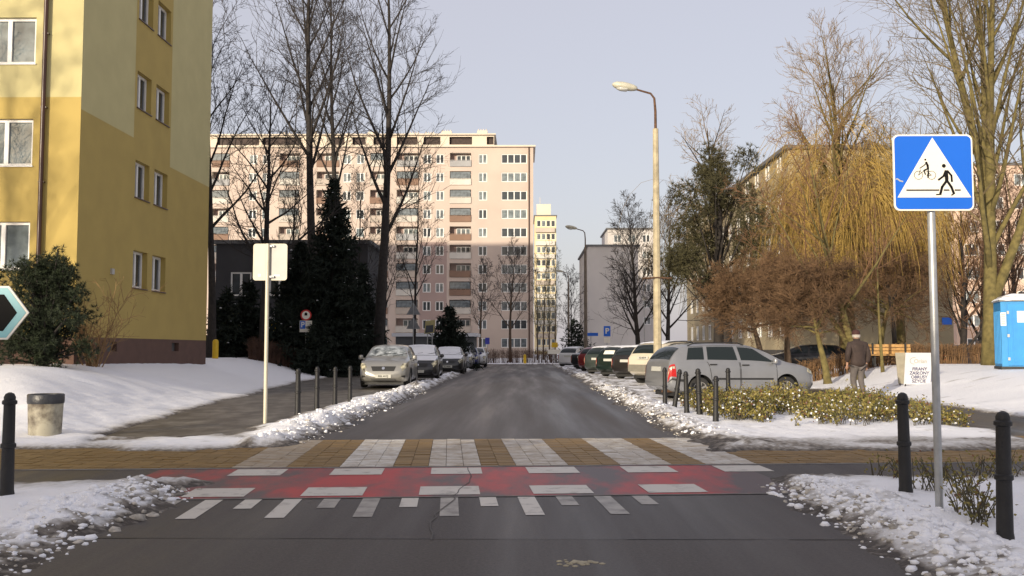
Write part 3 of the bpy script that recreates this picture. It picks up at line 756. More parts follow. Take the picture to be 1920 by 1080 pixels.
def bare_tree(name, label, loc, h, r, seed, start=.35, limbs=18, ang=(35, 55), llen=.34, up=.10, lean=(0, 0), n2=8, n3=5, n4=3, tm=BARK_D, cm=TWIG_D, group=None,
              twig=.006, top_taper=.5, wob=.06, twigs_up=.06, droop=None, fork=0, cat='tree', lsc=1.0, flat=1.0):
    rn = random.Random(seed)
    t = thing(name, label, cat, loc, 0, group)
    tr, cr = MB(), MB()
    n = 10
    trunks = []
    d0 = Vector((lean[0], lean[1], 1)).normalized()
    pts, _ = path(Vector((0, 0, -.2)), d0, h, n, rn, wob * .45, .01)
    rad = [r * (1 - .93 * (i / n) ** .85) for i in range(n + 1)]; rad[0] *= 1.25
    tr.tube(pts, rad, 9, 0); trunks.append((pts, rad, start, limbs, 1.0))
    for f in range(fork):
        p, d = at_path(pts, .12 + .1 * f)
        dd = side_dir(d, R(rn.uniform(14, 24)), rn, rn.uniform(0, 6.28))
        p2, _ = path(p, dd, h * .8, n, rn, wob * .5, .03); r2 = [r * .7 * (1 - .93 * (i / n) ** .85) for i in range(n + 1)]
        tr.tube(p2, r2, 8, 0); trunks.append((p2, r2, .22, int(limbs * .7), .85))
    for pts, rad, st, nl, sc in trunks:
        az = rn.uniform(0, 6.28)
        for i in range(nl):
            f = st + (1 - st) * ((i + rn.random() * .8) / nl) ** .9 * .97
            p, d = at_path(pts, f); az += 2.4 + rn.uniform(-.5, .5)
            a = R(rn.uniform(*ang)) * (1 - .35 * f)
            L = h * llen * sc * (1 - top_taper * (f - st) / (1 - st)) * rn.uniform(.75, 1.15)
            rl = max(.02, rad[min(int(f * n), n)] * .52)
            dd = side_dir(d, a, rn, az); dd.z *= flat; dd.normalize()
            p1, _ = path(p, dd, L, 6, rn, wob, up)
            (tr if rl > .04 else cr).tube(p1, [rl * (1 - .85 * k / 6) for k in range(7)], 5, 0)
            for j in range(n2):
                f2 = .18 + .8 * (j + rn.random()) / n2
                q, d2 = at_path(p1, f2); L2 = L * .48 * (1.15 - f2 * .75) * rn.uniform(.7, 1.2)
                r2 = max(.011, rl * .42 * (1 - .6 * f2))
                p2, _ = path(q, side_dir(d2, R(rn.uniform(28, 55)), rn), L2, 4, rn, wob * 1.4, twigs_up)
                cr.tube(p2, [r2 * (1 - .7 * k / 4) for k in range(5)], 3, 0, False)
                for k in range(n3):
                    f3 = .2 + .8 * (k + rn.random()) / n3
                    q3, d3 = at_path(p2, f3); L3 = max(.25, L2 * .5 * rn.uniform(.6, 1.2))
                    p3, _ = path(q3, side_dir(d3, R(rn.uniform(25, 55)), rn), L3, 3, rn, wob * 1.8, twigs_up)
                    cr.tube(p3, [max(twig, r2 * .5), max(twig, r2 * .4), twig, twig * .6], 3, 0, False)
                    for m_ in range(n4):
                        q4, d4 = at_path(p3, rn.uniform(.25, 1)); L4 = L3 * rn.uniform(.35, .7)
                        p4, _ = path(q4, side_dir(d4, R(rn.uniform(20, 50)), rn), L4, 2, rn, wob * 2, twigs_up)
                        cr.tube(p4, [twig, twig * .8, twig * .5], 3, 0, False)
                if droop:
                    for k in range(droop[0]):
                        q3, d3 = at_path(p2, rn.uniform(.2, 1)); L3 = rn.uniform(*droop[1])
                        if q3.z > h * rn.uniform(.58, .86): continue
                        L3 = min(L3, q3.z - rn.uniform(droop[2], droop[2] + 2.2))
                        if L3 < .4: continue
                        dd = (d3 + rvec(rn) * .6); dd.z = abs(dd.z) * .3; dd.normalize()
                        ps = [q3.copy()]; pp = q3.copy(); ns = 6
                        for s in range(ns):
                            dd = (dd + Vector((0, 0, -.62)) + rvec(rn) * .10).normalized(); pp = pp + dd * (L3 / ns); ps.append(pp.copy())
                        cr.tube(ps, [twig * 1.3] * 3 + [twig] * 3 + [twig * .6], 3, 1, False)
    tr.build('trunk', tm, t, smooth=180); cr.build('crown', [TWIG_W if droop else cm, cm], t)
    return t
def at_px(px, Y): return AT(px, 600, Y).x
def stand(px, Y): x = at_px(px, Y); return (x, Y, gz(x, Y) - .02)

# --- left: tall bare trees behind the fence
bare_tree('poplar_tree', 'tallest dark bare poplar with straight trunk rising beside the spruce', stand(588, 55), 28, .34, 11, .36, 25, (28, 46), .27, .09, (-.012, 0), 10, 6, 3, twig=.009)
bare_tree('poplar_tree', 'slimmer bare poplar directly behind the spruce top', stand(628, 60), 27, .28, 12, .38, 22, (26, 44), .24, .10, (-.005, 0), 9, 6, 3, twig=.009)
bare_tree('poplar_tree', 'bare tree with leaning dark trunk and wide open limbs by the garage', stand(706, 52), 25, .33, 27, .30, 20, (32, 52), .29, .07, (.075, 0), 9, 6, 3, twig=.008)
bare_tree('bare_tree', 'lower spreading bare tree behind the grey sign back', stand(497, 46), 13, .26, 14, .28, 18, (40, 70), .40, .05, (.0, 0), 8, 5, 3, twig=.008, wob=.12)
bare_tree('bare_tree', 'dark bare tree growing close to the yellow block corner', stand(398, 44), 16, .22, 15, .30, 18, (35, 62), .36, .06, (-.02, 0), 8, 5, 3, twig=.008, wob=.11)
for k, (p, Y, h, lab) in enumerate(((672, 62, 13, 'thin bare tree between the spruce and the leaning tree'), (775, 64, 14, 'thin bare tree rising behind the triangular sign back'), (720, 68, 12, 'thin bare tree in front of the dark building end'), (545, 60, 13, 'thin bare tree rising behind the dark building roof'))):
    bare_tree('bare_tree', lab, stand(p, Y), h, .13, 30 + k, .25, 13, (22, 42), .30, .08, (rr.uniform(-.04, .04), 0), 7, 5, 3, twig=.009)
bare_tree('bare_tree', 'smaller bare street tree before the slab balconies', stand(900, 100), 10, .16, 41, .28, 14, (30, 50), .36, .06, (0, 0), 7, 5, 2, tm=BARK_B, cm=TWIG_D, twig=.012)
bare_tree('bare_tree', 'bare street tree standing before the last windows of the pink slab', stand(957, 96), 11, .19, 42, .26, 16, (30, 52), .40, .06, (0, 0), 7, 5, 2, tm=BARK_B, cm=TWIG_D, twig=.012)
for k, p in enumerate((1008, 1019, 1030, 1040)):
    bare_tree('bare_tree', ('slender bare tree closest to the corner of the pink slab', 'second slender bare tree from the corner of the pink slab', 'third slender bare tree from the corner of the pink slab', 'fourth slender bare tree from the corner of the pink slab')[k], stand(p, 112 + 3 * k), 12 + k % 2 * 2, .11, 50 + k, .15, 16, (15, 30), .22, .1, (0, 0), 6, 4, 2, tm=BARK_B, cm=mat('grey_green_twigs', (.11, .11, .06), .9, 0, .2), group='row of slender trees before the cream tower', twig=.012)
bare_tree('bare_tree', 'pale bare tree seen between the street lamps in the distance', stand(1072, 125), 11, .15, 61, .2, 18, (25, 50), .36, .05, (0, 0), 7, 5, 2, cm=TWIG_D, twig=.014)
bare_tree('bare_tree', 'dense dark bare tree in front of the off-white end wall', stand(1197, 76), 12.5, .24, 62, .16, 26, (35, 62), .36, .06, (0, 0), 9, 6, 3, tm=BARK_D, cm=TWIG_D, twig=.010, wob=.1)
bare_tree('bare_tree', 'dark bare tree crowding behind the concrete lamp post', stand(1250, 66), 11, .2, 63, .2, 22, (35, 60), .34, .05, (.03, 0), 8, 6, 3, tm=BARK_D, cm=TWIG_D, twig=.009)
# --- right: willows, pollards and mossy trees
bare_tree('willow_tree', 'big golden weeping willow in front of the beige gable', stand(1592, 47), 14.6, .50, 71, .26, 27, (36, 70), .34, .05, (-.02, 0), 10, 6, 3, tm=BARK_O, cm=WILLOW, twig=.008, top_taper=.22, droop=(24, (2.5, 6.5), 2.8))
bare_tree('willow_tree', 'younger golden willow beside the right edge of the beige gable', stand(1690, 50), 13.0, .3, 72, .26, 20, (34, 66), .32, .05, (0, 0), 8, 4, 2, tm=BARK_O, cm=WILLOW, twig=.008, droop=(18, (2.5, 5.5), 3.0))
bare_tree('willow_tree', 'dull brown weeping willow arching over the pine', stand(1365, 50), 13.0, .38, 73, .28, 20, (40, 68), .34, .03, (-.03, 0), 8, 4, 2, tm=BARK_D, cm=WILLOW_D, twig=.007, droop=(6, (2.0, 5.5), 2.6))
bare_tree('mossy_tree', 'leaning olive green tree with long bare limbs behind the walking man', (at_px(1612, 34), 34, .4), 8.6, .17, 74, .28, 11, (35, 62), .50, .03, (-.27, 0), 7, 4, 2, tm=BARK_O, cm=TWIG_B, twig=.006, fork=1)
bare_tree('mossy_tree', 'tall olive barked tree with many steep stems behind the portable toilet', stand(1855, 37), 20, .30, 75, .16, 22, (18, 36), .40, .07, (.02, 0), 9, 6, 3, tm=BARK_O, cm=mat('olive_twigs', (.12, .09, .045), .9, 0, .3), twig=.007, fork=3)
for k, (p, Y, h, ln, lab) in enumerate(((1440, 41, 5.6, -.28, 'leaning pollard with russet globe crown above the car bonnet'), (1476, 42, 5.8, 0, 'upright pollard with dense russet crown beside the leaning one'), (1551, 34, 5.0, 0, 'short pollard with straight olive trunk standing before the hedge'), (1650, 44, 6.2, 0, 'pollard with brown twig crown behind the sapling and bench'))):
    bare_tree('pollard_tree', lab, (at_px(p, Y), Y, gz(at_px(p, Y), Y) - .05), h * .78, .2 - .04 * (k == 2), 80 + k, .50, 34, (55, 92), .60, .02, (ln, 0), 13, 8, 4, tm=BARK_B if k < 2 else BARK_O, cm=TWIG_R, twig=.006, wob=.22, top_taper=.35, twigs_up=.0, flat=.6)
for k, (p, Y, h, lab) in enumerate(((1802, 48, 9, 'dark twisted bare tree right of the beige gable corner'), (1838, 52, 10, 'dark bare tree forked low beside the portable toilet'), (1905, 56, 12, 'dark bare tree rising behind the portable toilet roof'))):
    bare_tree('bare_tree', lab, stand(p, Y), h, .2, 90 + k, .14, 20, (25, 55), .38, .05, (.03, 0), 8, 5, 3, tm=BARK_D, cm=TWIG_B, twig=.008, wob=.12, fork=1)
bare_tree('sapling', 'thin olive sapling standing beside the park bench', (at_px(1654, 35), 35, .42), 6.4, .07, 95, .4, 7, (25, 45), .3, .05, (-.07, 0), 3, 2, 1, tm=BARK_O, cm=TWIG_B, twig=.006)
bare_tree('bare_tree', 'dark slim tree with crooked trunk before the beige gable', (at_px(1678, 43), 43, .5), 8, .13, 96, .35, 12, (40, 70), .4, .03, (.02, 0), 6, 4, 3, tm=BARK_D, cm=TWIG_B, twig=.007, wob=.14)
# trees out of the picture to the left that throw their shadows over the yellow front
bare_tree('bare_tree', 'spreading bare tree left of the yellow block, its shadow falling on the front', (-26.0, 4.0, 0), 15.5, .2, 101, .25, 20, (35, 60), .36, .06, n2=7, n3=4, n4=1, twig=.012)
bare_tree('bare_tree', 'second bare tree left of the road, its shadow low on the yellow front', (-29.8, -2.0, 0), 15, .2, 102, .22, 20, (35, 60), .38, .06, n2=7, n3=4, n4=1, twig=.012)

# --- conifers
def spruce(name, label, loc, h, rad, seed, m=NEEDLE, group=None, dens=1.0):
    rn = random.Random(seed); t = thing(name, label, 'tree', loc, 0, group)
    tr = MB(); tr.tube([(0, 0, -.2), (0, 0, h * .6), (0, 0, h)], [h * .017, h * .01, .01], 7); tr.build('trunk', BARK_D, t)
    mb = MB(); z = h * .05
    while z < h * .99:
        f = z / h; rr_ = rad * (1 - f) ** .8 * rn.uniform(.8, 1.15) + .05
        for k in range(int((7 + 5 * (1 - f)) * dens)):
            az = rn.uniform(0, 6.283); L = rr_ * rn.uniform(.65, 1.2); n = 4
            p = Vector((0, 0, z + rn.uniform(-.1, .1))); d = Vector((math.cos(az), math.sin(az), .15 - .35 * (1 - f)))
            ps = [p]
            for s in range(n): d = (d + Vector((0, 0, -.05 + .06 * s))).normalized(); p = p + d * L / n; ps.append(p)
            mb.tube(ps, [.018, .014, .01, .008, .004], 3, 0, False)
            ns = max(4, int(L * 9 * dens))
            for s in range(ns):
                q, dd = at_path(ps, rn.uniform(.12, 1)); sd = (side_dir(dd, R(rn.uniform(35, 75)), rn) + Vector((0, 0, -.35))).normalized()
                l = rn.uniform(.16, .36) * (.6 + .5 * min(1, rad / 1.5)); w = sd.cross(rvec(rn)).normalized() * .045
                mb.add([q - w, q + w, q + sd * l + w * .3, q + sd * l - w * .3], [(0, 1, 2, 3)])
                w2 = sd.cross(w).normalized() * .045
                mb.add([q - w2, q + w2, q + sd * l], [(0, 1, 2)])
                if rn.random() < .006: e = rn.uniform(.03, .07); mb.lathe([(e, 0), (e * .7, e * .4), (e * .2, e * .5)], 6, 1, q + sd * l * .6)
        z += max(.10, h * .022) / max(.6, dens)
    mb.build('crown', [m, M['snow']], t); return t
def pine(name, label, loc, blobs, seed, m, trunk, cat='tree', n_tuft=60, needle=.11, tufts_per=16, tm=BARK_D):
    """clumped pine: blobs = (x, y, z, r) local"""
    rn = random.Random(seed); t = thing(name, label, cat, loc)
    tr = MB()
    for ps, r in trunk: tr.tube(ps, [r * (1 - .6 * i / (len(ps) - 1)) for i in range(len(ps))], 7)
    mb = MB()
    for (bx, by, bz, br) in blobs:
        base = Vector((0, 0, max(.2, bz * .55)))
        tr.tube([base, Vector((bx, by, bz))], [.035 + br * .02, .015], 5)
        for k in range(int(n_tuft * br * br * 2.2)):
            d = rvec(rn); q = Vector((bx, by, bz)) + Vector((d.x, d.y, d.z * .8)) * br * rn.uniform(.35, 1.05)
            ax = (d + Vector((0, 0, .8))).normalized()
            for s in range(tufts_per):
                nd = (ax * .7 + rvec(rn) * .9).normalized(); w = nd.cross(rvec(rn)).normalized() * needle * .075
                l = needle * rn.uniform(.7, 1.3)
                mb.add([q - w, q + w, q + nd * l], [(0, 1, 2)])
    tr.build('trunk', tm, t, smooth=180); mb.build('crown', m, t); return t
spruce('spruce_tree', 'tall dark spruce in shade left of the parked silver hatchback', stand(622, 49), 10.2, 2.5, 1, dens=1.45)
spruce('spruce_tree', 'second dark spruce crowding left of the tallest spruce', stand(562, 52), 6.6, 2.3, 2, dens=1.35)
spruce('spruce_tree', 'broad low dark conifer behind the yellow topped sign', stand(842, 61), 4.0, 2.0, 3, dens=1.1)
spruce('spruce_tree', 'dark conifer beside the leaning bare trunk', stand(680, 55), 6.2, 1.8, 4, dens=1.1)
for k, (p, Y, h) in enumerate(((425, 47, 3.3), (465, 48, 3.8), (530, 47, 3.0), (600, 46.5, 2.6))):
    spruce('evergreen_shrub', ('dark evergreen shrub by the yellow block corner', 'tall dark evergreen shrub behind the sign post', 'rounded dark evergreen shrub left of the parking signs', 'low dark evergreen shrub right of the parking signs')[k], stand(p, Y), h, 1.7, 10 + k, dens=1.0)
# snow caught on the evergreens
spruce('evergreen_shrub', 'dark evergreen bush at the foot of the second lamp', stand(1078, 92), 4.2, 2.4, 20, dens=.8)
bl = []; rn = random.Random(3)
for k in range(24): a = rn.uniform(0, 6.28); r_ = rn.uniform(0, 1.9); bl.append((r_ * math.cos(a), r_ * math.sin(a), rn.uniform(4.0, 10.6) , rn.uniform(.55, 1.0)))
for k in range(10): a = rn.uniform(0, 6.28); bl.append((1.9 * math.cos(a), 1.9 * math.sin(a), rn.uniform(3.0, 7), rn.uniform(.6, .9)))
pine('pine_tree', 'dark olive pine standing under the brown willow', stand(1345, 45), bl, 5, NEEDLE_O, [([(0, 0, -.2), (.1, 0, 4), (.2, 0, 10)], .28)], n_tuft=95, needle=.2, tufts_per=10)
# pine bush in front of the yellow block
q = AT(84, 690, 23.2); bl = []
for k in range(105):
    a = rn.uniform(0, 6.28); r_ = rn.uniform(.1, 1.08); z = rn.uniform(.25, 2.75)
    r_ *= (1 - .5 * max(0, z - 1.6)); bl.append((r_ * math.cos(a), r_ * math.sin(a) * .8, z, rn.uniform(.24, .40)))
bl += [(.36, -.3, 2.75, .24), (.34, -.2, 3.0, .16), (-.55, -.2, 2.6, .26), (-1.0, 0, 2.4, .3), (.8, -.2, 1.9, .25)]
pine('pine_bush', 'dense dark green pine bush growing before the yellow front', (q.x, q.y, .74), bl, 6, NEEDLE_P, [([(0, 0, -.2), (0, 0, .8), (.1, 0, 1.8)], .08)], 'bush', n_tuft=230, needle=.10, tufts_per=15)

# --- bare bush at the gable
def twig_bush(name, label, loc, n, h, spread, seed, m, cat='bush', r=.012, subs=4):
    rn = random.Random(seed); mb = MB()
    for k in range(n):
        a = rn.uniform(0, 6.28); o = Vector((rn.uniform(-.15, .15), rn.uniform(-.15, .15), -.1))
        d = Vector((math.cos(a) * spread, math.sin(a) * spread, 1)).normalized(); L = h * rn.uniform(.55, 1.1)
        ps, _ = path(o, d, L, 5, rn, .16, .02); mb.tube(ps, [r * (1 - .8 * i / 5) for i in range(6)], 4, 0, False)
        for s in range(subs):
            p, d2 = at_path(ps, rn.uniform(.25, 1)); p2, _ = path(p, side_dir(d2, R(rn.uniform(25, 60)), rn), L * rn.uniform(.2, .4), 3, rn, .2, .03)
            mb.tube(p2, [r * .45, r * .35, r * .28, r * .15], 3, 0, False)
            for e in range(3):
                p, d3 = at_path(p2, rn.uniform(.3, 1)); p3, _ = path(p, side_dir(d3, R(40), rn), L * .12, 2, rn, .2, .02); mb.tube(p3, r * .2, 3, 0, False)
    return tag(mb.build(name, m, None, loc), label, cat)
BUSH = mat('bare_bush_twigs', (.25, .15, .065), .85, 0, .3, 4)
q = Vector((-11.28, 25.25, 0))
twig_bush('bare_bush', 'leafless tan bush with fanned stems against the brown plinth', (q.x, q.y, .8), 26, 2.1, .55, 7, BUSH, r=.02, subs=7)

# --- clipped hedges
def hedge(name, label, a, b, h, w, n, seed, m, z0=None):
    rn = random.Random(seed); a, b = Vector(a), Vector(b); L = (b - a).length; d = (b - a).normalized(); s = Vector((-d.y, d.x, 0)); mb = MB()
    for k in range(n):
        p = a + d * rn.uniform(0, L) + s * rn.uniform(-w / 2, w / 2); z = gz(p.x, p.y) if z0 is None else z0
        p.z = z - .03; hh = h * rn.uniform(.75, 1.08)
        if rn.random() < .25:
            q = p + Vector((rn.uniform(-.1, .1), rn.uniform(-.1, .1), hh)); mb.tube([p, p.lerp(q, .5) + rvec(rn) * .04, q], [.014, .011, .006], 3, 0, False)
        else:
            p.z = z + hh * rn.uniform(.35, .95); e = p + Vector((rn.uniform(-.25, .25), rn.uniform(-.2, .2), rn.uniform(.0, .25) * h)); mb.tube([p, e], [.008, .005], 3, 0, False)
    return tag(mb.build(name, m), label, 'hedge')
HEDGE = mat('hedge_twigs', (.085, .045, .03), .9, 0, .35, 3); HEDGE2 = mat('tan_hedge_twigs', (.16, .09, .04), .9, 0, .4, 3)
hedge('hedge', 'low brown leafless hedge along the snowy bank behind the left bollards', (at_px(470, 45), 45, 0), (at_px(668, 50), 50, 0), 1.0, .6, 3600, 1, HEDGE)
hedge('hedge', 'brown leafless hedge along the far side of the cross street', (-9, 90, 0), (3.2, 90, 0), 1.3, .8, 2600, 2, HEDGE)
hedge('hedge', 'tan leafless hedge running behind the bench and board', (10.4, 36, 0), (18.5, 40.5, 0), .8, .6, 3000, 3, HEDGE2)
hedge('hedge', 'tan leafless hedge reaching the portable toilet from behind the crossing sign post', (18.9, 40.7, 0), (24, 42, 0), .85, .6, 2200, 4, HEDGE2)

# --- low evergreen planting with snow between the bollards and the footpath
LEAF = mat('green_shrub_leaves', (.10, .115, .02), .6, 0, .4, 7, col2=(.22, .17, .04)); LEAFB = mat('brown_dead_leaves', (.14, .06, .03), .7, 0, .3, 9)
STEM = mat('shrub_stems', (.07, .06, .035), .8, 0, .2)
def leaf_patch(name, label, pts, seed, hmin, hmax, leaves=28, snow=.35, lsz=.05):
    rn = random.Random(seed); mb = MB()
    for (x, y) in pts:
        z = gz(x, y); h = rn.uniform(hmin, hmax) * (.55 + .9 * float(vnoise(np.array([x]), np.array([y]), .55, 78)[0] + .5))
        for s in range(3):
            e = Vector((x + rn.uniform(-.16, .16), y + rn.uniform(-.16, .16), z + h * rn.uniform(.7, 1)))
            b = Vector((x + rn.uniform(-.04, .04), y + rn.uniform(-.04, .04), z - .03)); mb.tube([b, b.lerp(e, .5) + Vector((0, 0, .03)), e], [.006, .005, .003], 3, 1, False)
            for k in range(leaves // 3):
                q = b.lerp(e, rn.uniform(.35, 1.05)) + rvec(rn) * .07; d = (rvec(rn) + Vector((0, 0, .4))).normalized(); w = d.cross(rvec(rn)).normalized()
                l = lsz * rn.uniform(.7, 1.3); mb.add([q, q + d * l * .5 + w * l * .3, q + d * l, q + d * l * .5 - w * l * .3], [(0, 1, 2, 3)], 2 if rn.random() < .08 else 0)
            if rn.random() < snow:
                q = b.lerp(e, rn.uniform(.6, 1.0)); q.z -= .06; r_ = rn.uniform(.012, .042)
                mb.lathe([(r_ * rn.uniform(.4, .9), -r_ * .4), (r_, 0), (r_ * rn.uniform(.4, .8), r_ * .4), (r_ * .2, r_ * .55)], 5, 3, q, Matrix.Rotation(rn.uniform(-.6, .6), 3, 'X') @ Matrix.Scale(rn.uniform(.5, 1), 3, (1, 0, 0)))
    o = mb.build(name, [LEAF, STEM, LEAFB, M['snow']]); tag(o, label, 'shrubs'); return o
rn = random.Random(21); pts = []
while len(pts) < 700:
    y = rn.uniform(16.2, 22.0); x = rn.uniform(3.5, 7.75)
    if x < 3.55 + max(0, (17.6 - y)) * .35: continue
    if vnoise(np.array([x]), np.array([y]), .7, 77)[0] + .5 < .34: continue
    if y < 17.3 and rn.random() < .55: continue
    pts.append((x, y))
struct(leaf_patch('low_shrubs', 'low green shrubs dusted with snow between the leaning bollards and the footpath', pts, 8, .2, .46, 40, .62, .055), 'stuff')
for k, (p, y_) in enumerate(((1672, 905), (1740, 930), (1800, 940), (1835, 985), (1860, 900), (1910, 905), (1838, 1000), (1770, 915))):
    g = G(p, y_); pts = [(g.x + rn.uniform(-.13, .13), g.y + rn.uniform(-.16, .16)) for _ in range(7)]
    leaf_patch('rose_sprig', ('sparse leafy sprig left of the slim bollard', 'leafy sprig with brown leaves left of the crossing sign post', 'straggling sprig right of the crossing sign post', 'low trailing sprig left of the stout bollard', 'leafy sprig behind the stout bollard', 'sprig right of the stout bollard', 'dark trailing sprig in the snow before the stout bollard', 'short sprig behind the crossing sign post')[k], pts, 60 + k, .10, .27, 18, .0, .038)
# ================================================================== CARS
def mono(keys):
    xs = [k[0] for k in keys]; ys = [k[1] for k in keys]; n = len(xs)
    d = [(ys[i + 1] - ys[i]) / (xs[i + 1] - xs[i]) for i in range(n - 1)]
    m = [d[0]] + [0 if d[i - 1] * d[i] <= 0 else 2 * d[i - 1] * d[i] / (d[i - 1] + d[i]) for i in range(1, n - 1)] + [d[-1]]
    def f(x):
        x = min(max(x, xs[0]), xs[-1]); i = 0
        while i < n - 2 and x > xs[i + 1]: i += 1
        h = xs[i + 1] - xs[i]; t = (x - xs[i]) / h
        return (2 * t**3 - 3 * t**2 + 1) * ys[i] + (t**3 - 2 * t**2 + t) * h * m[i] + (-2 * t**3 + 3 * t**2) * ys[i + 1] + (t**3 - t**2) * h * m[i + 1]
    return f
CARS = dict(
 wagon=dict(L=4.23, W=1.66, rear=.84, wb=2.46, wr=.30, lift=0,
   top=[(0, .58), (.03, .80), (.07, .98), (.40, 1.36), (.62, 1.42), (1.5, 1.46), (2.2, 1.44), (2.75, 1.30), (3.30, 1.00), (3.9, .86), (4.13, .73), (4.23, .58)],
   belt=[(0, .5), (.07, .90), (.6, .95), (1.5, .93), (3.2, .90), (4.23, .85)], ws=(2.42, 3.24), rw=(.09, .40),
   sw=[(.50, .98, .62, 1.02), (1.08, 1.92, 1.12, 1.86), (2.02, 3.02, 1.97, 2.36)], doors=[(1.20, 1.96, 1.05, 1.95), (1.99, 3.02, 1.98, 3.0)], rails=True),
 hatch=dict(L=4.18, W=1.71, rear=.72, wb=2.60, wr=.31, lift=0,
   top=[(0, .58), (.03, .80), (.08, .98), (.42, 1.34), (.65, 1.43), (1.6, 1.475), (2.2, 1.44), (2.7, 1.29), (3.2, 1.03), (3.82, .89), (4.07, .75), (4.18, .56)],
   belt=[(0, .5), (.07, .92), (.6, .97), (1.5, .94), (3.2, .92), (4.18, .85)], ws=(2.36, 3.14), rw=(.10, .42),
   sw=[(.72, 1.05, .80, 1.08), (1.14, 1.92, 1.17, 1.86), (2.00, 2.95, 1.96, 2.32)], doors=[(1.15, 1.95, 1.10, 1.93), (1.98, 2.98, 1.97, 2.96)], rails=False),
 suv=dict(L=4.4, W=1.82, rear=.80, wb=2.63, wr=.35, lift=.10,
   top=[(0, .60), (.03, .86), (.08, 1.04), (.42, 1.48), (.70, 1.56), (1.6, 1.60), (2.3, 1.56), (2.85, 1.40), (3.35, 1.12), (4.0, .99), (4.28, .82), (4.4, .62)],
   belt=[(0, .55), (.07, .98), (.6, 1.05), (1.5, 1.02), (3.3, 1.0), (4.4, .92)], ws=(2.45, 3.28), rw=(.12, .42),
   sw=[(.62, 1.05, .78, 1.10), (1.15, 1.98, 1.20, 1.92), (2.06, 3.08, 2.02, 2.42)], doors=[(1.22, 2.0, 1.15, 1.98), (2.03, 3.05, 2.02, 3.02)], rails=True),
 sedan=dict(L=4.5, W=1.74, rear=.98, wb=2.66, wr=.31, lift=0,
   top=[(0, .58), (.03, .86), (.09, .98), (.72, 1.05), (1.30, 1.36), (1.8, 1.42), (2.4, 1.40), (2.95, 1.24), (3.45, .99), (4.1, .87), (4.38, .73), (4.5, .56)],
   belt=[(0, .5), (.09, .90), (.7, .94), (1.5, .92), (3.4, .9), (4.5, .84)], ws=(2.58, 3.38), rw=(.80, 1.28),
   sw=[(1.32, 2.06, 1.55, 2.02), (2.14, 3.2, 2.10, 2.55)], doors=[(1.45, 2.08, 1.35, 2.06), (2.11, 3.15, 2.10, 3.12)], rails=False),
)
def surface(S):
    L, W = S['L'], S['W']; top, belt = mono(S['top']), mono(S['belt']); lf = S['lift']
    bot = mono([(0, .36), (.15, .27), (.4, .20), (L - .4, .19), (L - .13, .24), (L, .34)])
    hw = W / 2
    wid = mono([(0, hw * .80), (.08, hw * .90), (.3, hw * .975), (.8, hw), (L - .95, hw), (L - .42, hw * .955), (L - .14, hw * .86), (L, hw * .68)])
    def sec(x):
        zt, w, zb = top(x), wid(x), bot(x) + lf; zl = min(belt(x), zt - .025); dz = zt - zl
        g = min(1, max(0, dz / .42)); yr = w * (.88 + (.70 - .88) * g); k = min(1, dz / .3); B = zl - zb
        ya = .955 * w; lp = lambda a, b, t: a + (b - a) * t
        return [(0, zb), (.82 * w, zb), (.95 * w, zb + .06), (w, zb + .28 * B), (w, zb + .6 * B), (.988 * w, zb + .88 * B), (ya, zl),
                (lp(ya, yr, .10), lp(zl, zt, .09)), (lp(ya, yr, .45), lp(zl, zt, .47)), (lp(ya, yr, .85), lp(zl, zt, .84)), (yr * .93, zt - .035 * k), (.5 * yr, zt - .008 * k), (0, zt)]
    def P(x, v):
        s = 1
        if v > 12: v = 24 - v; s = -1
        q = sec(x); i = min(int(v), 11); f = v - i
        return Vector((x - L / 2, s * (q[i][0] + (q[i + 1][0] - q[i][0]) * f), q[i][1] + (q[i + 1][1] - q[i][1]) * f))
    return sec, P
def patch(mb, P, L, xb0, xb1, xt0, xt1, v0, v1, off, side=1, n=8, m_=6, mat_=0, jit=None):
    vs = []
    for j in range(m_ + 1):
        t = j / m_; v = v0 + (v1 - v0) * t; a, b = xb0 + (xt0 - xb0) * t, xb1 + (xt1 - xb1) * t
        for i in range(n + 1):
            x = min(max(a + (b - a) * i / n, .002), L - .002); e = .012
            p = P(x, v); dx = P(min(x + e, L), v) - P(max(x - e, 0), v); dv = P(x, min(v + .08, 24)) - P(x, max(v - .08, 0))
            nn = dv.cross(dx); nn = nn.normalized() if nn.length > 1e-9 else Vector((0, 0, 1))
            o = off + (jit(i, j) if jit else 0)
            p = p + nn * o; vs.append(Vector((p.x, p.y * side, p.z)))
    fs = []
    for j in range(m_):
        for i in range(n):
            a = j * (n + 1) + i; q = (a, a + 1, a + n + 2, a + n + 1); fs.append(q if side > 0 else q[::-1])
    mb.add(vs, fs, mat_)
def paint(name, col, metal=.25): return mat(name, col, .32, metal, .05, 3, coat=.6)
def text_mesh(txt, size, m, ext=.001):
    cu = bpy.data.curves.new('lettering', 'FONT'); cu.body = txt; cu.size = size; cu.extrude = ext; cu.offset = size * .025; cu.align_x = 'CENTER'; cu.align_y = 'CENTER'
    o = bpy.data.objects.new('lettering', cu); COL.objects.link(o)
    dg = bpy.context.evaluated_depsgraph_get(); dg.update()
    me = bpy.data.meshes.new_from_object(o.evaluated_get(dg)); bpy.data.objects.remove(o); me.materials.clear(); me.materials.append(m); return me
_wheel = {}
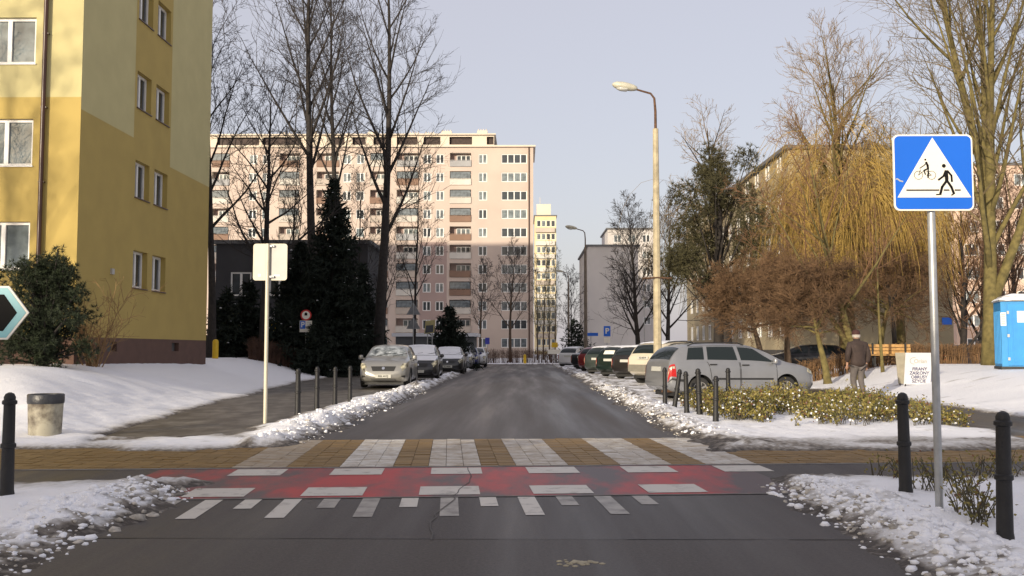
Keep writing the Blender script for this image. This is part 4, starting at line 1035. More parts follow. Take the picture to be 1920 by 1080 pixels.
def add_wheel(car, r, loc, side):
    w = link('wheel', None, car, loc, 0 if side > 0 else math.pi)
    if r not in _wheel:
        Mx = Matrix.Rotation(R(-90), 3, 'X')
        t = MB(); t.lathe([(r * .62, -.1), (r * .93, -.1), (r, -.07), (r, .07), (r * .93, .1), (r * .64, .095), (r * .62, .07)], 24, 0, M=Mx)
        d = MB(); d.lathe([(r * .63, .02), (r * .63, .09), (r * .58, .085), (r * .56, .03), (.02, .03)], 24, 0, M=Mx)
        for k in range(7):
            a = 6.283 * k / 7; Rm = Matrix.Rotation(a, 3, 'Y'); d.box(Rm @ Vector((r * .3, .055, 0)), (r * .56, .04, r * .15), 0, Rm)
        d.lathe([(r * .16, .03), (r * .15, .085), (.01, .09)], 12, 0, M=Mx)
        g = MB(); g.lathe([(r * .56, .034), (.02, .034)], 20, 0, M=Mx)
        _wheel[r] = (t.mesh('tyre', M['rubber'], 35), d.mesh('rim', M['rim'], 35), g.mesh('brake_disc', M['plastic']))
    for nm, me in zip(('tyre', 'rim', 'brake_disc'), _wheel[r]): link(nm, me, w)
    return w
def car(label, kind, loc, rotz, pm, group, snow=(), plate=None, trim=False, seed=0, frost=False, plate_z=.80, big_lights=False, sheet_=False):
    S = CARS[kind]; L, W = S['L'], S['W']; sec, P = surface(S); t = thing('parked_car', label, 'car', loc, rotz, group)
    xs = sorted(set([0, .015, .03, .05, .07, .1, .15, .22, .3] + [L - q for q in (0, .02, .05, .09, .13, .2, .28, .36)] + [.4 + (L - .85) * i / 30 for i in range(31)]))
    vs = []; fs = []; n = 24
    for x in xs:
        q = sec(x); ring = [(a, b) for a, b in q] + [(-a, b) for a, b in q[-2:0:-1]]
        vs += [(x - L / 2, a, b) for a, b in ring]
    for i in range(len(xs) - 1):
        for j in range(n): fs.append((i * n + j, (i + 1) * n + j, (i + 1) * n + (j + 1) % n, i * n + (j + 1) % n))
    fs.append(tuple(range(n))); fs.append(tuple((len(xs) - 1) * n + j for j in range(n - 1, -1, -1)))
    mb = MB(); mb.add(vs, fs); me = mb.mesh('body', [pm, M['plastic']])
    ob = bpy.data.objects.new('tmp_body', me); COL.objects.link(ob)
    cut = MB(); ax = (S['rear'] - L / 2, S['rear'] + S['wb'] - L / 2); wr = S['wr']
    for a in ax:
        for s in (-1, 1): cut.lathe([(wr + .055, -.22), (wr + .055, .22)], 28, 0, (a, s * (W / 2 - .08), wr + .015), Matrix.Rotation(R(90), 3, 'X'))
    cme = cut.mesh('tmp_cut', [M['plastic']]); co = bpy.data.objects.new('tmp_cut', cme); COL.objects.link(co)
    md = ob.modifiers.new('b', 'BOOLEAN'); md.object = co; md.operation = 'DIFFERENCE'; md.solver = 'EXACT'; md.material_mode = 'TRANSFER'
    dg = bpy.context.evaluated_depsgraph_get(); dg.update()
    bme = bpy.data.meshes.new_from_object(ob.evaluated_get(dg))
    bpy.data.objects.remove(ob); bpy.data.objects.remove(co)
    bme.polygons.foreach_set('use_smooth', [True] * len(bme.polygons)); bme.set_sharp_from_angle(angle=R(38))
    body = link('body', bme, t)
    for a in ax:
        for s in (-1, 1): add_wheel(t, wr, (a, s * (W / 2 - .115), wr), s)
    m1 = MB(); patch(m1, P, L, S['ws'][1], S['ws'][1], S['ws'][0], S['ws'][0], 9.75, 14.25, .005, 1, 1, 1) if False else None
    g = MB(); patch(g, P, L, S['ws'][0] + .05, S['ws'][1] - .04, S['ws'][0] + .05, S['ws'][1] - .04, 9.85, 14.15, .006, 1, 10, 10)
    ws = g.build('windscreen', M['frost'] if frost else M['car_glass'], t, smooth=60)
    wp = MB()
    for s in (.2, -.35): wp.tube([(S['ws'][1] - L / 2 - .02, s, P(S['ws'][1] - .02, 12).z + .01), (S['ws'][1] - L / 2 - .16, s + .48, P(S['ws'][1] - .16, 12).z + .02)], .009, 4)
    wp.build('wiper', M['plastic'], ws)
    g = MB(); patch(g, P, L, S['rw'][0] + .02, S['rw'][1] - .01, S['rw'][0] + .02, S['rw'][1] - .01, 9.9, 14.1, .006, 1, 8, 10); g.build('rear_window', M['car_glass'], t, smooth=60)
    for s in (-1, 1):
        for a, b, c, d in S['sw']:
            g = MB(); patch(g, P, L, a, b, c, d, 7.25, 9.15, .005, s, 8, 4); g.build('side_window', M['car_glass'], t, smooth=60)
        for a, b, c, d in S['doors']:
            g = MB(); patch(g, P, L, a, b, c, d, 2.3, 6.7, .004, s, 8, 8)
            for (e0, e1, f0, f1) in ((a - .008, a + .006, c - .008, c + .006), (b - .006, b + .008, d - .006, d + .008)): patch(g, P, L, e0, e1, f0, f1, 2.3, 6.9, .0055, s, 1, 8, 1)
            patch(g, P, L, a, b, a, b, 2.25, 2.32, .0055, s, 6, 1, 1)
            dr = g.build('door', [pm, M['plastic']], t, smooth=60)
            h = MB(); hx = c + .16 if c < 1.8 else c + .14; hp = P(hx, 5.75); h.box((hp.x, s * (hp.y + .018), hp.z), (.19, .035, .028)); h.build('handle', pm if not trim else M['plastic'], dr)
        if trim:
            g = MB(); patch(g, P, L, S['rear'] + .4, S['rear'] + S['wb'] - .4, S['rear'] + .4, S['rear'] + S['wb'] - .4, 3.55, 3.75, .012, s, 12, 1); patch(g, P, L, .02, .47, .02, .47, 3.35, 3.6, .012, s, 6, 1); g.build('side_moulding', M['plastic'], t)
        mx = S['sw'][-1][1] - .10; mp = P(mx, 7.0); g = MB()
        g.lathe([(.02, -.07), (.075, -.05), (.085, .02), (.07, .07), (.03, .09)], 10, 0, (mp.x + .0, s * (mp.y + .13), mp.z + .06), Matrix.Scale(.75, 3, (1, 0, 0))); g.box((mp.x, s * (mp.y + .04), mp.z + .03), (.06, .12, .04))
        g.build('wing_mirror', pm, t, smooth=50)
        g = MB(); patch(g, P, L, L - .30, L - .04, L - .20, L - .07, 4.8, 9.9, .007, s, 6, 8); g.build('headlight', M['lamp_clear'], t, smooth=60)
        g = MB(); patch(g, P, L, .012, .20, .03, .13 if not big_lights else .17, 3.95 if not big_lights else 3.8, 6.6, .007, s, 5, 6)
        tl = g.build('tail_light', M['lamp_red'], t, smooth=60)
        g = MB(); patch(g, P, L, .02, .17, .02, .16, 4.9, 5.5, .010, s, 4, 2); g.build('indicator', M['lamp_clear'], tl)
        if S['rails']:
            g = MB(); ps = [Vector((x - L / 2, s * abs(P(x, 9.9).y), P(x, 9.9).z + (.05 if .75 < x < 2.1 else .0))) for x in (.62, .78, 1.2, 1.7, 2.05, 2.2)]; g.tube(ps, .014, 6); g.build('roof_rail', M['plastic'], t)
    lz = S['lift']
    fx = L / 2; g = MB(); patch(g, P, L, L - .088, L - .006, L - .088, L - .006, 10.55, 13.45, .010, 1, 4, 10); g.build('grille', M['plastic'], t)
    g = MB(); g.lathe([(.055, 0), (.05, .012), (.01, .014)], 14, 0, (P(L - .05, 12).x + .012, 0, P(L - .05, 12).z + .008), Matrix.Rotation(R(66), 3, 'Y')); g.build('badge', M['chrome'], t)
    g = MB(); g.box((fx + .003, 0, .285 + lz), (.03, W * .46, .045)); g.build('air_intake', M['plastic'], t)
    for s in (-1, 1): g = MB(); patch(g, P, L, L - .12, L - .015, L - .12, L - .02, 2.6, 3.3, .006, s, 3, 2); g.build('fog_lamp_recess', M['plastic'], t)
    for nm, x, z, rz in (('front_plate', fx + .012, .40 + lz, 90), ('rear_plate', -fx - .004, plate_z + lz, -90)):
        g = MB(); g.box((0, 0, 0), (.52, .02, .114)); o = g.build(nm, M['plate'], t, (x, 0, z), R(rz))
        if nm == 'rear_plate': o.rotation_euler = (R(-6), 0, R(-90)); o.location.x = P(.02, 12).x + .012 - .02
        if plate and plate[0] == nm: 
            lt = link('lettering', text_mesh(plate[1], .085, M['print_black']), o, (0, -.0125, 0)); lt.rotation_euler = (R(90), 0, 0)
    g = MB(); g.box((0, 0, .17 + lz), (L - .55, W - .42, .1)); g.build('underbody', M['plastic'], t)
    g = MB(); g.tube([(-fx - .02, -.4, .24 + lz), (-fx + .3, -.4, .24 + lz)], .03, 8); g.build('exhaust', M['rusty'], t)
    if kind == 'suv':
        g = MB(); GB = mat('grey_bumper', (.20, .185, .15), .6, 0, .1)
        for s in (-1, 1): patch(g, P, L, .006, .42, .006, .42, 1.6, 3.6, .012, s, 8, 4)
        g.box((-fx - .008, 0, .50 + lz), (.03, W * .79, .26)); g.build('bumper', GB, t)
    if sheet_:
        g = MB(); a, b = S['rw']; patch(g, P, L, a + .03, a + .16, a + .03, a + .16, 10.9, 12.8, .010, 1, 3, 4); g.build('white_sheet', M['print_white'], t)
    rn = random.Random(seed)
    nz = lambda i, j: rn.uniform(-.006, .006)
    sn = {'roof': (S['rw'][1] + .05, S['ws'][0] + .06, 9.95, 14.05, .03), 'windscreen': (S['ws'][0], S['ws'][1] + .03, 9.8, 14.2, .022), 'bonnet': (S['ws'][1] + .08, L - .22, 8.5, 15.5, .02), 'rear': (S['rw'][0], S['rw'][1] + .02, 9.9, 14.1, .02)}
    for k in snow:
        a, b, v0, v1, o = sn[k]; g = MB(); patch(g, P, L, a, b, a, b, v0, v1, o, 1, 14, 14, 0, nz)
        patch(g, P, L, a, b, a, b, v0 - .12, v0, .003, 1, 14, 1); 
        g.build('snow_cover', M['snow'], t, smooth=180)
    return t
GR, GL_ = 'cars parked nose in along the right kerb', 'cars parked along the left kerb'
SILVER = paint('silver_paint', (.27, .275, .285), .45); SILV2 = paint('pale_silver_paint', (.29, .285, .265), .4); BLACKP = paint('black_paint', (.012, .012, .014), .1)
DKG = paint('dark_green_paint', (.007, .017, .013)); GGR = paint('grey_green_paint', (.05, .064, .058), .3); IVORY = paint('ivory_paint', (.60, .54, .42), .05)
REDP = paint('red_paint', (.20, .02, .022)); WHP = paint('white_paint_car', (.62, .62, .62), .0); BLUEP = paint('blue_paint', (.02, .03, .14)); DBRN = paint('dark_brown_paint', (.02, .017, .016), .2); NAVY = paint('navy_paint', (.012, .018, .035))
def park(x, y): return (x, y, .035)
wag = car('silver estate car with roof rails parked across beside the leaning bollards', 'wagon', park(5.42, 25.3), R(17), SILVER, GR, trim=True, big_lights=True, seed=1)
def rear_corner(kind, x, y, th):
    S = CARS[kind]; c, s = math.cos(R(th)), math.sin(R(th)); return park(x + s * S['W'] / 2 + c * S['L'] / 2, y - c * S['W'] / 2 + s * S['L'] / 2)
car('ivory crossover with grey bumper and snow on its roof behind the lamp post', 'suv', rear_corner('suv', 3.85, 36.4, 40), R(40), IVORY, GR, ('roof',), ('rear_plate', 'SG 60219'), True, 2, plate_z=.88)
car('dark brown hatchback parked next beyond the ivory crossover', 'hatch', rear_corner('hatch', 3.75, 42.0, 48), R(48), DBRN, GR, ('roof',), None, False, 3)
car('dark green estate with a white sheet behind its rear window', 'wagon', rear_corner('wagon', 3.35, 45.6, 50), R(50), DKG, GR, ('roof',), None, False, 4, sheet_=True)
car('grey green hatchback with snowy roof between the dark green and red cars', 'hatch', rear_corner('hatch', 3.1, 50.5, 52), R(52), GGR, GR, ('roof',), None, False, 5)
car('red car mostly hidden between grey green and black cars', 'hatch', rear_corner('hatch', 3.15, 57.0, 55), R(55), REDP, GR, (), None, False, 6)
car('black saloon parked between the red and the white car', 'sedan', rear_corner('sedan', 3.0, 62.5, 57), R(57), BLACKP, GR, ('roof',), None, False, 7)
car('white hatchback ending the right row of cars beside the black saloon', 'hatch', rear_corner('hatch', 2.5, 71.0, 62), R(62), WHP, GR, ('roof',), None, False, 8)
car('silver hatchback with frosted windscreen heading the left row of cars', 'hatch', park(-4.70, 34.1), R(-88.5), SILV2, GL_, (), ('front_plate', 'SGL 41CJ'), False, 9, frost=True)
car('dark hatchback with snow covered windscreen behind the silver hatchback', 'hatch', park(-4.35, 41.2), R(-88), BLACKP, GL_, ('roof', 'windscreen', 'bonnet'), None, False, 10)
car('black saloon with snow over windscreen and bonnet', 'sedan', park(-3.98, 52.4), R(-89), BLACKP, GL_, ('roof', 'windscreen', 'bonnet'), ('front_plate', 'SG 4587E'), False, 11)
car('pale car under snow just behind the black snowy saloon', 'hatch', park(-3.98, 61.8), R(-89), SILVER, GL_, ('roof', 'windscreen', 'bonnet'), None, False, 12)
car('dark blue hatchback without snow on the left row', 'hatch', park(-3.85, 67.2), R(-89), BLUEP, GL_, (), None, False, 13)
car('white hatchback at the far end of the left row', 'hatch', park(-3.55, 72.6), R(-89), WHP, GL_, (), None, False, 14)
for k, (p, Y, rz, pm, lab) in enumerate(((1505, 47, 172, BLACKP, 'black car behind the hedge beside the leaning pollard'), (1655, 47, 178, NAVY, 'navy blue car behind the bench and hedge'), (1825, 50, 5, NAVY, 'navy car behind the hedge near the portable toilet'))):
    x = at_px(p, Y); car(lab, 'hatch', (x, Y, .12), R(rz), pm, 'cars parked behind the tan hedge', (), None, False, 20 + k)
# ================================================================== STREET FURNITURE
def bollard_meshes():
    p = MB(); p.lathe([(.060, -.12), (.060, .06), (.055, .09), (.050, .46), (.046, .80)], 18)
    c = MB(); c.lathe([(.049, .435), (.061, .445), (.061, .472), (.049, .482)], 18); 
    d = MB(); d.lathe([(.046, .80), (.059, .808), (.059, .832), (.046, .842), (.047, .865), (.034, .892), (.010, .904)], 18)
    return p.mesh('post', M['black_iron'], 30), c.mesh('collar', M['black_iron'], 30), d.mesh('cap', M['black_iron'], 30)
BM = bollard_meshes()
def bollard(x, y, label, tilt=(0, 0), sc=1.0, group='black cast iron bollards along the kerb'):
    t = thing('bollard', label, 'bollard', (x, y, max(0, gz(x, y) - .05)), 0, group); t.rotation_euler = (tilt[0], tilt[1], 0); t.scale = (sc, sc, sc)
    for nm, me in zip(('post', 'collar', 'cap'), BM): link(nm, me, t)
    return t
for (px, py, lab, ti, sc) in (
    (12, 942, 'black bollard in the snow before the concrete litter bin', (0, 0), 1.04),
    (558, 781, 'black bollard first of four beside the left pavement, by the grey sign back', (0, 0), 1.05), (594, 768, 'black bollard second of four beside the left pavement', (0, 0), 1.05),
    (628, 762, 'black bollard third of four beside the left pavement', (0, 0), 1.02), (656, 756, 'black bollard last of four, beside the silver hatchback', (0, 0), 1.02),
    (1247, 763, 'black bollard at the tail light of the silver estate', (0, 0), 1.0), (1264, 770, 'tilted black bollard leaning towards the silver estate', (0, R(9)), .98),
    (1288, 778, 'black bollard in front of the rear wheel of the estate', (0, R(-1)), .98), (1312, 783, 'tall black bollard before the rear door of the estate', (0, R(-1.5)), 1.05),
    (1342, 795, 'black bollard at the front edge of the low shrubs', (0, R(1)), .95), (1366, 768, 'sunlit bollard standing among the shrubs before the estate doors', (0, 0), 1.02),
    (1699, 942, 'slim black bollard beside the crossing sign post', (0, R(-.6)), 1.0), (1885, 1033, 'stout black bollard right of the crossing sign post', (0, R(.8)), .98)):
    q = G(px, py); bollard(q.x, q.y, lab, ti, sc)

def rounded(w, h, r, n=5, cx=0, cy=0):
    P = []
    for (sx, sy, a0) in ((1, 1, 0), (-1, 1, 90), (-1, -1, 180), (1, -1, 270)):
        for k in range(n + 1): a = R(a0 + 90 * k / n); P.append((cx + sx * (w / 2 - r) + r * math.cos(a), cy + sy * (h / 2 - r) + r * math.sin(a)))
    return P
FX, FZ = (1, 0, 0), (0, 0, 1)                    # faces whose outline is drawn in x, z look towards -Y
def plate(name, poly, m, parent, y, t=.004, loc=(0, 0, 0)):
    mb = MB(); mb.prism(poly, (0, y, 0), FX, FZ, t); return mb.build(name, m, parent, loc)
def post(parent, h, r=.03, m=None, name='post', y=0.0, b=.3):
    mb = MB(); mb.lathe([(r, -b), (r, h)], 14, 0, (0, y, 0)); return mb.build(name, m or M['steel'], parent, smooth=40)
def seg_poly(pts, w):                            # thick polyline as quads
    out = []
    for (a, b), (c, d) in zip(pts, pts[1:]):
        dx, dy = c - a, d - b; l = math.hypot(dx, dy) or 1; nx, ny = -dy / l * w / 2, dx / l * w / 2
        ex, ey = dx / l * w * .3, dy / l * w * .3
        out.append([(a - nx - ex, b - ny - ey), (c - nx + ex, d - ny + ey), (c + nx + ex, d + ny + ey), (a + nx - ex, b + ny - ey)])
    return out
def circ(cx, cy, r, n=20): return [(cx + r * math.cos(6.283 * k / n), cy + r * math.sin(6.283 * k / n)) for k in range(n)]

# --- blue cyclist and pedestrian crossing sign
q = G(1762, 975)
cs = thing('road_sign', 'blue square crossing sign with cyclist and walking figure on a steel post', 'road sign', (q.x, q.y, 0))
cz = AT(1764, 326, q.y).z
post(cs, cz + .28)
bk = plate('sign_plate', rounded(.63, .61, .045, 5, 0, cz), M['print_white'], cs, -.048, .012)
plate('sign_face', rounded(.605, .585, .038, 5, 0, cz), M['blue'], bk, -.0605, .002)
th = cz - .285; S_ = .605 / 860.0                # picture units of the sign face
X_ = lambda u: (u - 595) * S_; Y_ = lambda v: cz - (v - 548) * S_
plate('white_triangle', [(X_(185), Y_(832)), (X_(1010), Y_(832)), (X_(592), Y_(150))], M['print_white'], bk, -.063, .002)
mb = MB()
def ink(polys, y=-.0655):
    for p in polys: mb.prism(p, (0, y, 0), FX, FZ, .002)
C_ = lambda pts: [(X_(a), Y_(b)) for a, b in pts]
ink([C_([(285, 742), (655, 742), (650, 757), (285, 757)]), C_([(705, 742), (765, 742), (768, 757), (702, 757)]), C_([(826, 742), (893, 742), (893, 757), (828, 757)])])
ink([circ(X_(712), Y_(474), 22 * S_)])
ink([C_([(722, 522), (752, 525), (760, 600), (758, 655), (722, 655), (718, 590)][::-1])])
y2 = -.0645
for pts, w in (([(728, 535), (706, 590), (650, 632)], 22), ([(752, 532), (794, 585), (798, 650)], 22), ([(734, 650), (686, 715), (664, 795)], 27), ([(748, 650), (790, 715), (815, 785)], 27), ([(672, 797), (620, 801)], 14), ([(822, 786), (790, 806)], 14)):
    ink(seg_poly(C_(pts), w * S_), y2); y2 -= .00025
ink([circ(X_(506), Y_(403), 11 * S_, 14)])
for pts, w in (([(515, 435), (530, 470), (533, 505)], 24), ([(518, 440), (490, 468), (442, 500)], 9), ([(530, 505), (487, 525), (502, 570)], 14), ([(533, 505), (536, 560), (531, 605)], 15)):
    ink(seg_poly(C_(pts), w * S_), y2); y2 -= .00025
for cx in (424, 570):
    for k in range(24):
        a, b = 6.283 * k / 24, 6.283 * (k + 1) / 24; ink(seg_poly(C_([(cx + 47 * math.cos(a), 580 + 47 * math.sin(a)), (cx + 47 * math.cos(b), 580 + 47 * math.sin(b))]), 3.5 * S_), y2)
    y2 -= .0002
for pts in ([(424, 580), (448, 515)], [(424, 578), (500, 520)], [(500, 522), (570, 580)], [(515, 585), (570, 580)]): ink(seg_poly(C_(pts), 4 * S_), y2); y2 -= .0002
mb.build('pictogram', M['print_black'], bk)
mb = MB()
for z in (cz - .17, cz + .17): mb.box((0, -.005, z), (.16, .07, .03))
mb.build('clamp', M['steel'], cs)
mb = MB(); mb.prism([(-.30, cz - .05), (-.285, cz - .045), (-.262, cz - .062), (-.24, cz - .068), (-.242, cz - .078), (-.268, cz - .072), (-.288, cz - .056), (-.30, cz - .058)][::-1], (0, -.0635, 0), FX, FZ, .001); mb.build('scratch', M['alu'], bk)

# --- back of a square sign on the left pavement
q = G(497, 794)
bs = thing('road_sign', 'plain grey back of a square road sign on a cream post', 'road sign', (q.x, q.y, 0))
cz = AT(500, 491, q.y).z
CREAMP = mat('cream_post_paint', (.58, .54, .42), .45, .1, .06, 6)
post(bs, AT(497, 457, q.y).z, .035, CREAMP)
pl = MB(); pl.prism(rounded(.62, .67, .05, 5, .035, cz), (0, .05, 0), FX, FZ, .012); bp_ = pl.build('sign_plate', M['alu'], bs)
mb = MB(); o = rounded(.62, .67, .05, 5, .035, cz); i_ = rounded(.59, .64, .04, 5, .035, cz)
for k in range(len(o)): k2 = (k + 1) % len(o); mb.add([(o[k][0], .036, o[k][1]), (o[k2][0], .036, o[k2][1]), (i_[k2][0], .036, i_[k2][1]), (i_[k][0], .036, i_[k][1])], [(0, 1, 2, 3)])
mb.build('rim', CREAMP, bp_)
mb = MB()
for z in (cz - .27, cz + .29): mb.box((.04, .02, z), (.15, .05, .035)); mb.tube([(.075, -.03, z), (.075, .03, z)], .01, 6)
mb.build('clamp', M['steel'], bs)
mb = MB(); mb.box((-.16, .0365, cz - .24), (.05, .001, .05)); mb.box((.16, .0365, cz - .245), (.11, .001, .035)); mb.build('sticker', M['print_white'], bp_)

# --- black arrow plate at the left edge
ar = thing('direction_sign', 'black arrow shaped sign plate with pale blue and white border', 'road sign', (-4.22, 7.0, 0))
c = AT(0, 587, 7.0).z; tip = AT(62, 587, 7.0).x + 4.22; hh = .195
def arrow(g): return [(-.5, c - hh + g), (tip - hh * .78 - g * .5, c - hh + g), (tip - g * 1.35, c), (tip - hh * .78 - g * .5, c + hh - g), (-.5, c + hh - g)]
TEAL = mat('pale_blue_border', (.22, .50, .54), .4, 0, .05)
pl = plate('sign_plate', arrow(0), M['print_white'], ar, -.05, .012)
plate('border', arrow(.014), TEAL, pl, -.0625, .002); plate('sign_face', arrow(.062), M['print_black'], pl, -.065, .002)
mb = MB(); mb.lathe([(.03, -.3), (.03, c + .25)], 12, 0, (-.25, 0, 0)); mb.build('post', M['steel'], ar, smooth=40)

# --- parking and no-stopping style signs beyond the hedge
x = at_px(574, 47); ps = thing('road_sign', 'round red rimmed sign above a blue parking panel behind the hedge', 'road sign', (x, 47, gz(x, 47)))
z0 = gz(x, 47); zz = AT(574, 591, 47).z - z0; post(ps, zz + .25)
dsk = plate('round_plate', circ(0, zz, .27, 28), M['print_red'], ps, -.05, .012); plate('round_face', circ(0, zz, .2, 24), M['print_white'], dsk, -.0625, .002)
plate('truck_symbol', [(-.07, zz - .02), (.07, zz - .02), (.07, zz + .08), (.03, zz + .13), (-.03, zz + .13), (-.07, zz + .08)], M['print_black'], dsk, -.065, .002)
zp = AT(574, 612, 47).z - z0
pp = plate('parking_panel', [(-.3, zp - .28), (.3, zp - .28), (.3, zp + .28), (-.3, zp + .28)], M['print_white'], ps, -.05, .012); plate('parking_face', [(-.28, zp - .12), (-.02, zp - .12), (-.02, zp + .26), (-.28, zp + .26)], M['blue'], pp, -.0625, .002)
lt = link('lettering', text_mesh('P', .36, M['print_white']), pp, (-.15, -.066, zp + .07)); lt.rotation_euler = (R(90), 0, 0)
mb = MB()
for k in range(4): mb.box((.15, -.063, zp + .2 - .09 * k), (.2, .002, .03))
mb.build('small_print', M['alu'], pp)
x = at_px(514, 49); ys_ = thing('road_sign', 'narrow yellow plate on a thin grey post in the shade', 'road sign', (x, 49, gz(x, 49))); post(ys_, 2.6); plate('sign_plate', [(-.12, 1.45), (.12, 1.45), (.12, 1.85), (-.12, 1.85)], M['yellow'], ys_, -.05, .012)
x = at_px(775, 56); tri = thing('road_sign', 'grey back of two triangular signs on one post before the garage', 'road sign', (x, 56, 0)); zt = AT(775, 567, 56).z; post(tri, zt)
for k, z in enumerate((zt - .72, zt - 1.55)): pl = MB(); pl.prism([(-.42, z), (.42, z), (0, z + .72)], (0, .05, 0), FX, FZ, .012); pl.build('sign_plate', mat('dull_sign_back', (.22, .23, .24), .6, .2), tri)
x = at_px(806, 57); ms = thing('road_sign', 'tilted rectangular sign with yellow top on twin posts before the garage', 'road sign', (x, 57, 0)); zc = AT(806, 613, 57).z
for s in (-.14, .14): mb = MB(); mb.lathe([(.03, -.2), (.03, zc)], 10, 0, (s, .03, 0)); mb.build('post', M['steel'], ms)
mb = MB(); mb.prism([(-.33, zc - .42), (.25, zc - .35), (.33, zc + .42), (-.25, zc + .36)], (0, -.03, 0), FX, FZ, .02); pl = mb.build('sign_plate', mat('yellowish_sign', (.42, .36, .16), .5), ms)
plate('dark_panel', [(-.27, zc - .36), (.2, zc - .30), (.22, zc + .12), (-.22, zc + .08)], mat('slate_panel', (.05, .055, .07), .4), pl, -.0525, .002)
# right-hand parking sign and street name plate
x = at_px(1138, 62); pr = thing('road_sign', 'blue parking sign on a post above the parked cars', 'road sign', (x, 62, 0)); zc = AT(1138, 621, 62).z; post(pr, zc + .3)
pl = plate('sign_plate', [(-.22, zc - .33), (.22, zc - .33), (.22, zc + .33), (-.22, zc + .33)], M['blue'], pr, -.05, .012); lt = link('lettering', text_mesh('P', .5, M['print_white']), pl, (0, -.064, zc)); lt.rotation_euler = (R(90), 0, 0)
plate('lower_plate', [(-.2, zc - .75), (.2, zc - .75), (.2, zc - .4), (-.2, zc - .4)], M['print_white'], pr, -.05, .012)
x = at_px(1108, 66); sn = thing('street_name_sign', 'narrow blue street name plate on a thin post by the second lamp', 'street sign', (x, 66, 0)); zc = AT(1108, 627, 66).z; post(sn, zc + .2); plate('name_plate', [(-.4, zc - .11), (.48, zc - .11), (.48, zc + .11), (-.4, zc + .11)], M['blue'], sn, -.05, .012)
x = at_px(914, 88); sn2 = thing('road_sign', 'small violet blue square plate before the slab ground floor', 'road sign', (x, 88, 0)); post(sn2, 2.4); plate('sign_plate', [(-.2, 1.8), (.2, 1.8), (.2, 2.4), (-.2, 2.4)], mat('violet_blue', (.05, .06, .45), .4), sn2, -.05, .012)
x = at_px(984, 80); 
def yellow_post(x, y, label, h):
    mb = MB(); mb.lathe([(.13, -.1), (.13, h - .08), (.10, h), (.03, h + .03)], 14); return tag(mb.build('marker_post', M['yellow'], None, (x, y, gz(x, y)), smooth=40), label, 'post')
yellow_post(at_px(984, 88), 88.2, 'small yellow marker post beyond the end of the street', .8)
yellow_post(at_px(405, 42), 42, 'short yellow marker post at the corner of the yellow block', .8)

x = at_px(1048, 78); wb = thing('road_barrier', 'white barrier board with a small yellow sign at the street end', 'barrier', (x, 88.5, gz(x, 88.5))); post(wb, 2.2)
mb = MB(); mb.box((0, -.05, 1.05), (1.3, .04, .4)); mb.build('board', M['print_white'], wb); mb = MB(); mb.prism([(-.28, 1.45), (.28, 1.45), (.28, 1.9), (-.28, 1.9)], (0, -.05, 0), FX, FZ, .02); mb.build('sign_plate', M['yellow'], wb)
# --- litter bin
q = G(71, 826); bn = thing('litter_bin', 'stained concrete litter bin with dark bag rim in the snow', 'litter bin', (q.x, q.y + .2, gz(q.x, q.y + .2) - .05))
BINM = worn('stained_bin_concrete', (.40, .37, .28), (.09, .07, .05), .47, 2.6, soft=.10)
mb = MB(); mb.lathe([(.215, -.05), (.225, .02), (.245, .55), (.225, .55), (.2, .1)], 28); mb.build('drum', BINM, bn, smooth=40)
mb = MB(); mb.lathe([(.250, .50), (.256, .53), (.256, .625), (.245, .64), (.22, .635), (.215, .4), (.02, .38)], 28); mb.build('bag_rim', mat('dark_bin_liner', (.03, .032, .038), .4, 0, .2, 14, .3, 30), bn, smooth=40)

# --- street lamps
def lamp(label, x, y, h=8.1, far=False, m=None, rotz=0):
    t = thing('street_lamp', label, 'street lamp', (x, y, 0), rotz, 'street lamps along the right kerb')
    mb = MB(); mb.lathe([(.135, -.2), (.13, .3), (.085, h)], 8); mb.build('column', m or M['concrete'], t, smooth=30)
    mb = MB(); mb.tube([(0, 0, h - .3), (0, 0, h + .55), (-.03, 0, h + .95), (-.14, 0, h + 1.10), (-.55, 0, h + 1.22), (-.78, 0, h + 1.29)], [.045, .04, .035, .032, .03, .03], 8); mb.build('arm', M['rusty'], t, smooth=50)
    mb = MB(); Mx = Matrix.Rotation(R(-75), 3, 'Y')
    mb.lathe([(.02, -.12), (.09, -.08), (.13, .02), (.165, .22), (.17, .40), (.13, .58), (.05, .68)], 14, 0, (-.66, 0, h + 1.27), Matrix.Scale(.75, 3, (0, 0, 1)) @ Mx); hd = mb.build('lamp_head', mat('lamp_housing', (.50, .48, .38), .4, 0, .08), t, smooth=60)
    mb = MB(); mb.lathe([(.06, -.02), (.12, .0), (.13, .2), (.06, .34)], 12, 0, (-.86, 0, h + 1.23), Matrix.Scale(.6, 3, (0, 0, 1)) @ Mx); mb.build('lens', mat('lamp_lens', (.55, .55, .5), .15, 0, 0), hd, smooth=60)
    return t
q = AT(1233, 640, 29.2)
l1 = lamp('concrete street lamp with rusty bracket ring between the estate and the crossover', q.x, 29.2)
br = MB()
zb = AT(1232, 522, 29.2).z
for s in (-.13, .13): br.tube([(-.42, s, zb), (0, s * 1.05, zb + .02), (.42, s, zb)], .02, 5)
for a in (-.40, -.2, .2, .40): br.box((a, 0, zb), (.03, .32, .05))
br.build('bracket_ring', M['rusty'], l1)
STEELP = mat('shaded_lamp_column', (.16, .13, .10), .7, 0, .2, 4)  # dark tone paints in the shade the farther lamps stand in
l2 = lamp('second street lamp on a dark column beside the off-white end wall', at_px(1099, 63), 63.5, m=STEELP)
l3 = lamp('distant street lamp on a thin dark column before the cream tower', at_px(1066, 99), 99, m=STEELP)
gl = thing('globe_lamp', 'small white globe lamp on a thin post among the dark trees', 'street lamp', (at_px(1208, 70), 70, 0)); zg = AT(1207, 563, 70).z; post(gl, zg, .03)
